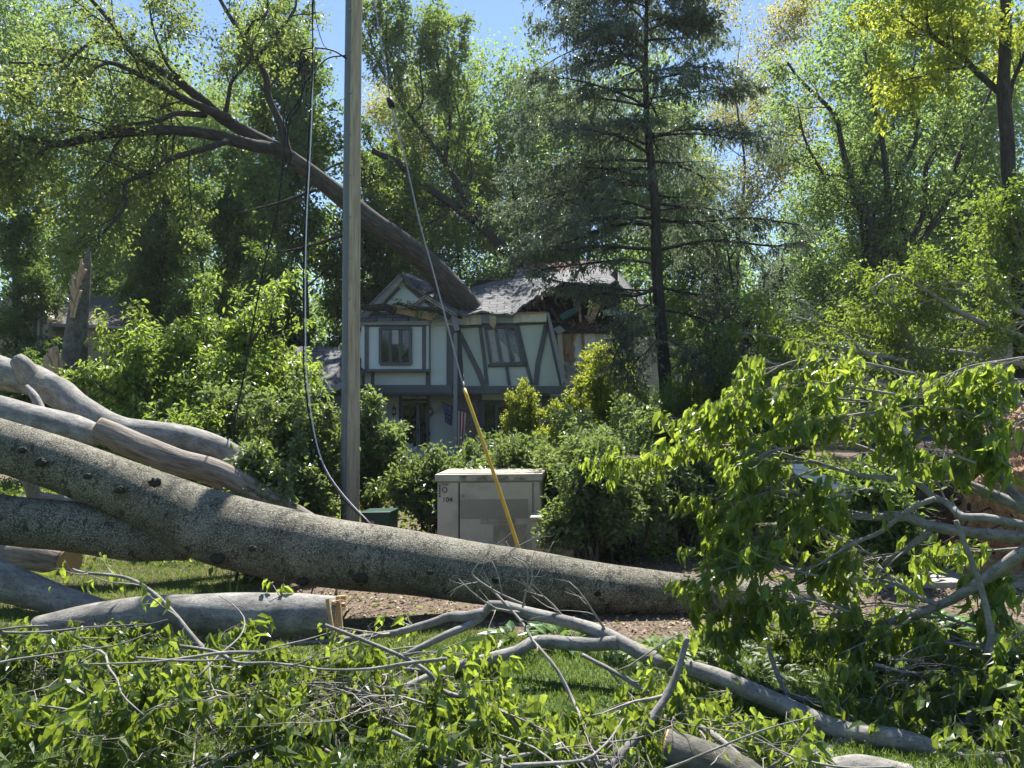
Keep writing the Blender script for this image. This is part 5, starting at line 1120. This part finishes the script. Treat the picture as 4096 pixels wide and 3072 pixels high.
fallen('long smooth pale limb arching across the lower right of the lawn', [([(4250, 3120, 4.5), (4096, 3075, 4.6), (3952, 3059, 4.7), (3783, 3032, 4.8), (3682, 2984, 4.85), (3547, 2950, 4.9), (3411, 2937, 5.0), (3276, 2890, 5.1), (3107, 2808, 5.3), (2979, 2754, 5.4), (2870, 2707, 5.5), (2735, 2666, 5.6), (2600, 2628, 5.8), (2450, 2552, 6.0), (2335, 2506, 6.1), (2220, 2475, 6.2), (2082, 2444, 6.3), (1983, 2414, 6.4), (1937, 2444, 6.4), (1898, 2490, 6.4), (1791, 2536, 6.3), (1668, 2598, 6.3), (1607, 2628, 6.3), (1476, 2651, 6.4)], 52, 9)], [dict(n=5, t0=.5, L=.7, m=6, flat=0, rs=.35), dict(n=4, L=.3)], None, 401, sides=20)
fallen('upper fork of the pale limb reaching left over the mulch', [([(1937, 2450, 6.4), (1870, 2465, 6.4), (1791, 2467, 6.45), (1730, 2490, 6.45), (1607, 2525, 6.5), (1545, 2536, 6.5), (1300, 2567, 6.6), (1100, 2570, 6.6)], 22, 8)], [dict(n=6, L=.6, flat=.5), dict(n=4, L=.3)], dict(k=4, s=.10), 402)
fallen('curved grey side limb bending down left across the grass', [([(2470, 2570, 5.95), (2389, 2575, 6.0), (2300, 2575, 6), (2144, 2567, 6), (2067, 2605, 5.9), (1952, 2636, 5.85), (1798, 2674, 5.8), (1645, 2743, 5.7), (1568, 2774, 5.6), (1453, 2820, 5.5), (1300, 2862, 5.4), (1100, 2940, 5.3)], 30, 12)], [dict(n=7, t0=.5, L=.6, flat=.4, trop=(-.2, 0, 0)), dict(n=5, L=.3)], dict(k=6, s=.10), 403)
fallen('broken pale-tipped branch crossing over the long limb', [([(2749, 2552, 4.9), (2735, 2600, 4.9), (2703, 2705, 4.85), (2665, 2782, 4.8), (2604, 2874, 4.7), (2527, 2973, 4.6), (2450, 3058, 4.5), (2380, 3140, 4.4)], 10, 24)], [dict(n=5, t0=.3, L=.45, trop=(0, 0, .1)), dict(n=4, L=.25)], dict(k=3, s=.1), 404)
fallen('thin bare twig curving down from the left towards the bottom', [([(1300, 2500, 5), (1469, 2567, 5), (1645, 2644, 4.95), (1729, 2705, 4.9), (1775, 2766, 4.9), (1913, 2805, 4.8), (2029, 2858, 4.75), (2128, 2897, 4.7), (2220, 2973, 4.6), (2374, 3058, 4.5)], 7, 12)], [dict(n=10, L=.5, flat=.2, m=6), dict(n=4, L=.28)], dict(k=6, s=.11), 405)
fallen('thin dark twig hanging steeply below the arch of the limb', [([(1960, 2350, 5.6), (2080, 2480, 5.4), (2136, 2567, 5.2), (2220, 2667, 5), (2282, 2782, 4.9), (2335, 2904, 4.7), (2389, 3058, 4.5)], 5, 9), ([(2115, 2370, 5.6), (2130, 2300, 5.6), (2110, 2250, 5.6), (2060, 2230, 5.6)], 4, 2), ([(2100, 2420, 5.5), (1990, 2370, 5.5), (1900, 2310, 5.5), (1895, 2280, 5.5), (1960, 2200, 5.5)], 5, 2), ([(2090, 2430, 5.5), (2110, 2330, 5.5), (2100, 2260, 5.5), (2040, 2210, 5.5), (2160, 2140, 5.4)], 4, 2)], [dict(n=5, L=.3, flat=0, m=5, rmax=.005), dict(n=3, L=.15, rmax=.003)], None, 406, wood='twig', sides=8)
fallen('slim grey branch lying on the grass right of centre', [([(3073, 2585, 5.6), (3100, 2673, 5.6), (3141, 2761, 5.5), (3175, 2788, 5.45), (3297, 2815, 5.3), (3378, 2862, 5.2), (3479, 2930, 5.05)], 8, 14), ([(3175, 2788, 5.45), (3000, 2780, 5.5), (2850, 2760, 5.6)], 7, 4)], [dict(n=6, L=.4, flat=.4), dict(n=4, L=.22)], dict(k=3, s=.1), 407)
fallen('short grey fork reaching down under the long limb', [([(3411, 2960, 5.0), (3344, 2991, 4.95), (3260, 3030, 4.85), (3190, 3090, 4.7)], 30, 22)], [], None, 408)
fallen('grey branch lying low below the long limb', [([(2650, 2870, 5.1), (2780, 2900, 5.0), (2880, 2960, 4.8), (2990, 3060, 4.6), (3060, 3120, 4.5)], 12, 16), ([(2330, 2620, 5.8), (2480, 2700, 5.6), (2620, 2790, 5.4), (2780, 2880, 5.2)], 8, 11)], [dict(n=9, L=.55, flat=.4), dict(n=5, L=.3)], dict(k=6, s=.1), 409)
fallen('thin branch with wilted leaves rising to the sawn log', [([(870, 2650, 6.0), (780, 2560, 6.1), (700, 2460, 6.2), (610, 2370, 6.3), (500, 2310, 6.4), (330, 2290, 6.5), (290, 2275, 6.5)], 12, 4)], [dict(n=4, L=.4, trop=(0, 0, .1)), dict(n=3, L=.2)], dict(k=2, s=.1), 410)
# piles of leafy brush, lower left and bottom
def brush_limbs(n, xr, yr, zr, seed, length=(1.2, 2.2), dirx=1):
    rg = np.random.default_rng(seed); out = []
    for i in range(n):
        x = rg.uniform(*xr); y = rg.uniform(*yr); z = rg.uniform(*zr); a = rg.normal(0, .75) + (0 if rg.uniform() < .6 else math.pi); L = rg.uniform(*length)
        d = np.array([math.cos(a) * dirx, math.sin(a) * .8, rg.normal(.02, .12)]); q = [np.array([x, y, z])]
        for j in range(5): d = unit(d + rg.normal(0, .2, 3) * np.array([1, 1, .6])); q.append(q[-1] + d * L / 5)
        q = np.array(q) - (q[2] - q[0]) ; q[:, 2] = np.maximum(q[:, 2], .06); out.append((q, np.linspace(rg.uniform(.006, .014), .003, 6)))
    return out
def pile(label, n, xr, yr, zr, seed, L1=.55, L2=.28, n1=9, n2=5, leaf=None, length=(.8, 1.6), ytop=2480):
    zmax = lambda y: 2.2 - (ytop - 1640) / 2958 * y   # the heap thins out towards its far side
    rg = np.random.default_rng(seed + 50); T = thing('brush_pile', ((xr[0] + xr[1]) / 2, (yr[0] + yr[1]) / 2, 0), label, 'brush pile', 'fallen branches in the foreground')
    pp, pr = bundle(brush_limbs(n, xr, yr, zr, seed, length), 14); Tubes().add(pp, pr, 8).build('limb', M['grey_bark'], T, rough=.05)
    s1, q1 = spawn(pp, pr, n1, .1, 1, .9, L1, 9, (0, 0, .1), .26, .6, .3, .4, .2, .3, rg, .009); s2, q2 = spawn(s1, q1, n2, .2, 1, .8, L2, 5, (0, 0, -.05), .22, .7, .4, .4, .2, .2, rg, .005)
    for s_ in (s1, s2):
        zc = np.maximum(.10, zmax(s_[..., 1])) ; s_[..., 2] = np.maximum(zc * (1 - np.exp(-np.maximum(s_[..., 2], .02) / zc)), .03)
    Tubes().add(s1, q1, 5).add(s2, q2, 4).build('twigs', M['twig'], T)
    lf = leaf or dict(k=8, s=.10)
    keep = np.array([mnoise.noise(Vector(tuple(q[0] * 1.6))) > -.06 for q in s2])
    crown_leaves('foliage', s2[keep], lf['k'], lf['s'], M['wilted'], T, .46, .34, .9, True, .2, .02, rg, .28, .9, .35, .7)
    return T
pile('heap of wilting bright green leaves and grey twigs in the lower left corner', 15, (-3.2, -1.5), (3.9, 5.5), (.1, .85), 501, ytop=2400)
pile('tangle of leafy twigs in front of the long grey log', 12, (-2.0, -.7), (4.0, 5.4), (.08, .65), 502, ytop=2560)
pile('low leafy branches in the bottom middle over the grass', 6, (-.8, .6), (3.9, 4.5), (.1, .5), 503, n1=5, ytop=2720)
pile('low leafy twigs at the bottom under the long pale limb', 6, (.3, 1.8), (3.9, 4.5), (.1, .4), 504, n1=5, ytop=2740)
pile('leafy brush between the long grey log and the pale limb', 4, (-1.6, -.5), (5.6, 6.3), (.05, .2), 505, n1=5, ytop=2540)
pile('dense leafy brush heaped in the lower right corner', 13, (2.6, 4.2), (4.9, 6.2), (.1, .6), 506, ytop=2420)
pile('leafy brush lying under the low limb at the right', 7, (2.4, 3.9), (6.3, 7.4), (.15, .7), 507)
pile('sparse leafy twigs lying at the far lower left edge', 8, (-4.6, -3.4), (5.6, 6.6), (.15, .5), 508, ytop=2400)

# hanging branches at the right
X5 = lambda L, d0, d1: [(3100 + .4823 * x, 1700 + .4823 * y, d0 + (d1 - d0) * i / (len(L) - 1)) for i, (x, y) in enumerate(L)]
hang = dict(k=1, s=.12, sp=.3, down=1.0, a=.44)
lvh = lambda n=8, L=.75: [dict(n=n, t0=.3, L=L, m=6, trop=(-.45, 0, .0), flat=.4, ang=.6, rmax=.008), dict(n=5, L=.34, m=5, trop=(-.2, 0, -.1), ang=.6, rmax=.004)]
fallen('thickest mottled grey bough coming in from the right edge', [(X5([(2400, 940), (2065, 930), (1700, 900), (1300, 840), (1050, 750), (900, 760), (600, 760), (400, 800), (120, 820)], 5.6, 6.4), 27, 8), (X5([(1290, 880), (1100, 1020), (950, 1110), (840, 1200)], 5.9, 6.2), 14, 6), (X5([(450, 770), (330, 690), (150, 620), (0, 560)], 6.2, 6.5), 8, 4), (X5([(620, 755), (450, 690), (250, 600), (60, 540), (-200, 520)], 6.1, 6.6), 9, 4)], lvh(5, .6), hang, 601)
fallen('bare winding branch ending above the root plate', [(X5([(2400, 870), (2065, 830), (1750, 770), (1550, 760), (1480, 690), (1400, 630), (1300, 590), (1200, 490), (1000, 440), (800, 430), (560, 380), (300, 300), (0, 250), (-250, 240)], 5.4, 6.6), 19, 5), (X5([(1330, 610), (1150, 680), (1000, 790), (850, 900), (650, 980), (450, 1110), (250, 1290), (0, 1350)], 5.6, 6.2), 11, 5)], lvh(6, .6), hang, 602)
fallen('grey bough slanting up to the left in front of the tan soil', [(X5([(2400, 800), (2065, 690), (1900, 620), (1700, 540), (1500, 450), (1300, 370), (1130, 340), (900, 280), (780, 210), (560, 130)], 6.2, 6.9), 28, 8)], lvh(5, .6), hang, 603)
fallen('forked branch rising steeply to the leafy top at the right', [(X5([(2300, 800), (2065, 640), (1950, 540), (1850, 400), (1790, 290), (1650, 160), (1500, 70), (1380, 0), (1150, -100), (850, -180), (500, -220)], 5.8, 6.8), 20, 5), (X5([(1790, 260), (1700, 100), (1620, 0), (1450, -150), (1250, -260), (1000, -330)], 6, 6.6), 10, 4)], lvh(10, .8), hang, 604)
fallen('low curved bough sweeping under the others at the right', [(X5([(2400, 900), (2065, 1050), (1800, 1230), (1550, 1400), (1350, 1500), (1000, 1620), (850, 1650), (600, 1600), (350, 1560)], 5.2, 6.2), 27, 7), (X5([(1350, 1490), (1200, 1430), (1000, 1320), (840, 1270)], 5.6, 6.0), 12, 5)], lvh(6, .65), hang, 605)
fallen('dark thin branch hanging straight down at the right', [(X5([(1500, 790), (1580, 1000), (1690, 1290), (1740, 1480), (1790, 1750), (1740, 1980), (1650, 2300), (1600, 2500)], 5.4, 5.2), 9, 16), (X5([(1800, 1850), (1870, 2050), (1930, 2250), (2030, 2400), (2090, 2700)], 5.2, 5.0), 16, 12)], lvh(4, .5), hang, 606)
def arc(pts, d0, d1): return [(x, y, d0 + (d1 - d0) * i / (len(pts) - 1)) for i, (x, y) in enumerate(pts)]
def tiers(label, rows, seed, n=15, k=6, size=.125, L=.36, sub=3):
    """drooping tiers of leaves: each row is a slender twig given as points of one photo quarter, inner end first"""
    lim = []
    for d0, d1, row in rows: lim.append((arc([(2048 + 1.614 * x, 1320 + 1.614 * y) for x, y in row], d0, d1), 6, 2))
    fallen(label, lim, [dict(n=n, t0=.12, t1=1.0, L=L, m=5, trop=(-.35, 0, -.25), ang=.75, flat=.5, rmax=.006, wig=.1), dict(n=sub, t0=.1, L=.2, m=4, trop=(-.2, 0, -.3), ang=.6, rmax=.003)], dict(k=k, s=size, sp=.28, down=.9, a=.42, droop=.9), seed, wood='twig', sides=8)
tiers('long arching leafy spray forming the top outline of the hanging branches', [(6.4, 6.9, [(1000, 110), (850, 78), (720, 74), (640, 104), (570, 162), (500, 212), (440, 252)]), (6.2, 6.7, [(950, 160), (760, 132), (650, 140), (540, 205)])], 701, n=20)
tiers('leafy spray filling the right edge in front of the blue shed', [(6.0, 6.5, [(1330, 60), (1230, 74), (1130, 92), (1050, 130), (1000, 172)]), (5.9, 6.3, [(1330, 120), (1220, 128), (1130, 170)]), (5.7, 6.0, [(1330, 210), (1250, 225), (1180, 290)])], 702, n=16)
tiers('far-reaching leafy spray pointing left toward the cabinet', [(6.7, 7.3, [(720, 320), (600, 290), (500, 288), (400, 306), (300, 318), (230, 330)])], 703, n=26, size=.105, L=.28)
tiers('middle tiers of drooping leaves below the arching spray', [(6.4, 6.7, [(760, 330), (680, 330), (600, 345), (550, 372), (505, 425)]), (6.3, 6.5, [(700, 400), (620, 405), (560, 432), (535, 470)]), (6.2, 6.6, [(920, 200), (820, 215), (720, 240), (640, 262), (560, 270)]), (6.0, 6.2, [(900, 395), (830, 395), (770, 425)])], 704, n=12)
tiers('leafy tiers hanging over the right end of the fallen trunk', [(6.0, 6.4, [(820, 520), (760, 492), (680, 482), (600, 520), (550, 562)]), (5.9, 6.3, [(760, 610), (640, 585), (540, 590), (450, 622)]), (5.8, 6.1, [(840, 700), (740, 668), (640, 680), (560, 735)])], 705, n=13)
tiers('lower leafy tiers between the low bough and the lawn', [(5.6, 6.0, [(1150, 735), (1050, 712), (950, 722), (870, 760)]), (5.4, 5.7, [(1230, 800), (1120, 775), (1020, 800), (950, 875)]), (5.2, 5.4, [(1320, 720), (1240, 770), (1190, 860), (1170, 930)])], 706, n=10)
tiers('leaf sprays lit from above the low bough at the right edge', [(6.4, 6.6, [(1269, 540), (1180, 548), (1080, 560), (1010, 610)]), (5.4, 5.6, [(1330, 600), (1260, 612), (1210, 650)]), (6.1, 6.3, [(1180, 215), (1080, 195), (980, 190), (890, 215)])], 707, n=11)
tiers('small leafy sprays crossing the bare twigs in the middle', [(5.9, 6.1, [(1150, 330), (1060, 300), (980, 300)]), (6.0, 6.2, [(900, 560), (850, 545), (800, 580)]), (6.2, 6.3, [(700, 290), (640, 300), (600, 320)])], 708, n=9)

# ------------------------------------------------------------------ bed plants
def rosette(px, py, d, n, L, W, mat, label, seed, name='hosta_plant', cat='plant', spread=.25, stand=.8, group='plants in the garden bed', droop=.8):
    rg = np.random.default_rng(700 + seed); c = P(px, py, d); z = float(gz(c[0], d)); T = thing(name, (c[0], d, z), label, cat, group)
    a = rg.uniform(0, 2 * np.pi, n); q = np.sqrt(rg.uniform(0, 1, n)); base = np.stack([c[0] + np.cos(a) * q * spread, d + np.sin(a) * q * spread, z + rg.uniform(.02, .35, n) * L * 1.2 * (1.2 - q)], 1)
    ax = unit(np.stack([np.cos(a) * (.3 + q * .8), np.sin(a) * (.3 + q * .8), np.full(n, stand) * rg.uniform(.5, 1.3, n)], 1)); up = np.stack([-np.cos(a) * stand, -np.sin(a) * stand, np.ones(n)], 1) + rg.normal(0, .2, (n, 3))
    l = L * rg.uniform(.7, 1.25, n); link('leaves', leaf_mesh('leaves', base, ax, up, l, l * W, True, .18, droop, rg), M[mat], T)
    st = np.stack([np.stack([np.full(n, c[0]) + (base[:, 0] - c[0]) * .4, d + (base[:, 1] - d) * .4, np.full(n, z)], 1), base], 1); Tubes().add(st, np.full((n, 2), .004), 4).build('stalks', M['hosta'], T)
    return T
rosette(520, 2290, 7.7, 36, .24, .55, 'hosta', 'broad green hosta under the fork of the fallen trunk', 1, spread=.22)
rosette(700, 2280, 7.9, 24, .22, .55, 'hosta', 'second hosta just right of the one under the trunk fork', 2, spread=.2)
rosette(2240, 2470, 7.0, 46, .2, .5, 'hosta', 'bright green hosta in front of the trunk right of centre', 3, spread=.28)
rosette(2060, 2480, 7.1, 20, .16, .5, 'hosta', 'small hosta left of the bright green one', 4, spread=.2)
rosette(2630, 2560, 6.7, 90, .13, .55, 'fern', 'dense pale-edged hosta clump near the right end of the trunk', 5, spread=.33, stand=.5)
rosette(2560, 2600, 6.5, 50, .10, .55, 'fern', 'low pale-edged plants spilling onto the lawn', 6, spread=.3, stand=.4)
rosette(2830, 2560, 6.9, 130, .10, .35, 'silver', 'silvery woolly-leaved clump beside the pale-edged hostas', 7, 'lambs_ear', spread=.4, stand=1.0)
rosette(3000, 2640, 6.3, 120, .09, .35, 'silver', 'low silvery plants along the edge of the lawn', 8, 'lambs_ear', spread=.5, stand=.8)
rosette(3300, 2560, 6.8, 110, .09, .35, 'silver', 'silvery plants under the low bough at the right', 9, 'lambs_ear', spread=.5, stand=.8)
rosette(3720, 2440, 7.6, 130, .16, .45, 'hosta', 'glossy hosta clump hanging from the root plate', 10, spread=.5, stand=.6)
rosette(1340, 2420, 7.5, 18, .34, .10, 'hosta', 'strappy daylily beside the snapped end of the log', 11, 'daylily', spread=.08, stand=1.2, droop=1.2)
for i, (x, y, d) in enumerate(((1010, 2370, 7.7), (1110, 2380, 7.6), (1220, 2390, 7.6), (930, 2360, 7.8), (1290, 2380, 7.7))):
    T = rosette(x, y, d, 26, .36, .07, 'dense', ['clump of narrow iris leaves under the middle of the trunk', 'iris clump with purple buds under the trunk', 'iris clump right of the purple buds', 'leftmost iris clump under the trunk', 'iris clump nearest the daylily'][i], 20 + i, 'iris_plant', spread=.12, stand=3.0, droop=.2)
    if i == 1: blob('bloom', (P(x, y, d)[0] + .05, d - .05, .2), (.03, .03, .04), M['purple'], T, .4, 4, 3)
for i, (x, y, d, lab) in enumerate(((640, 2330, 7.3, 'grassy tuft in the mulch left of the irises'), (1740, 2170, 9.2, 'grass tuft sprouting in front of the cabinet'), (1830, 2175, 9.2, 'arching grass tuft at the cabinet base'))):
    rosette(x, y, d, 30, .22, .05, 'grass', lab, 40 + i, 'grass_tuft', spread=.1, stand=2.2, droop=.8)
def litter():
    rg = np.random.default_rng(77); n = 2600; x = rg.uniform(-5, 6, n); y = rg.uniform(4.3, 10, n)
    p = np.stack([x, y, gz(x, y) + .015], 1); ax = unit(rg.normal(size=(n, 3)) * np.array([1, 1, .3])); L = rg.uniform(.03, .08, n)
    tag(link('leaf_litter', leaf_mesh('leaf_litter', p, ax, np.array([0, 0, 1.]) + rg.normal(size=(n, 3)) * .5, L, L * .5, True, .2, .5, rg), M['brush']), 'torn green leaves scattered over lawn and bed', 'leaf litter', kind='stuff')
litter()
def cover():
    rg = np.random.default_rng(79); n = 60000; x = rg.uniform(-14, 14, n); y = rg.uniform(10.5, 26, n)
    p = np.stack([x, y, gz(x, y) + rg.uniform(0, .35, n) ** 1.3], 1); ax = unit(rg.normal(size=(n, 3)) + np.array([0, 0, .4])); L = rg.uniform(.06, .13, n)
    tag(link('ground_cover', leaf_mesh('ground_cover', p, ax, np.array([0, 0, 1.]) + rg.normal(size=(n, 3)) * .6, L, L * .5, False, .2, .4, rg), M['brush']), 'low leafy ground cover between the shrubs and the houses', 'ground cover', kind='stuff')
cover()
s = Solid(); s.slab([(4.2, 9.2, .06), (8, 9.4, .06), (8, 10.4, .06), (3.6, 10.1, .06)], .08); tag(s.build('path', M['gravel']), kind='structure')
bpy.context.view_layer.update()

# ------------------------------------------------------------------ haze volume, added for a lens-glare veil and far fading
def haze():
    s_ = Solid(); s_.box(-320, 320, -80, 430, -1.5, 45); m = bpy.data.materials.new('veil_haze'); m.use_nodes = True; nt = m.node_tree; nt.nodes.clear()
    out = nt.nodes.new('ShaderNodeOutputMaterial'); v = nt.nodes.new('ShaderNodeVolumePrincipled'); v.inputs['Color'].default_value = (.86, .92, 1, 1); v.inputs['Density'].default_value = .0003; v.inputs['Anisotropy'].default_value = .35
    nt.links.new(v.outputs[0], out.inputs['Volume'])
    o = s_.build('haze', None); o.data.materials.append(m); tag(o, 'thin haze added over the whole scene for a lens-glare veil and far fading', 'haze', kind='stuff')
haze()
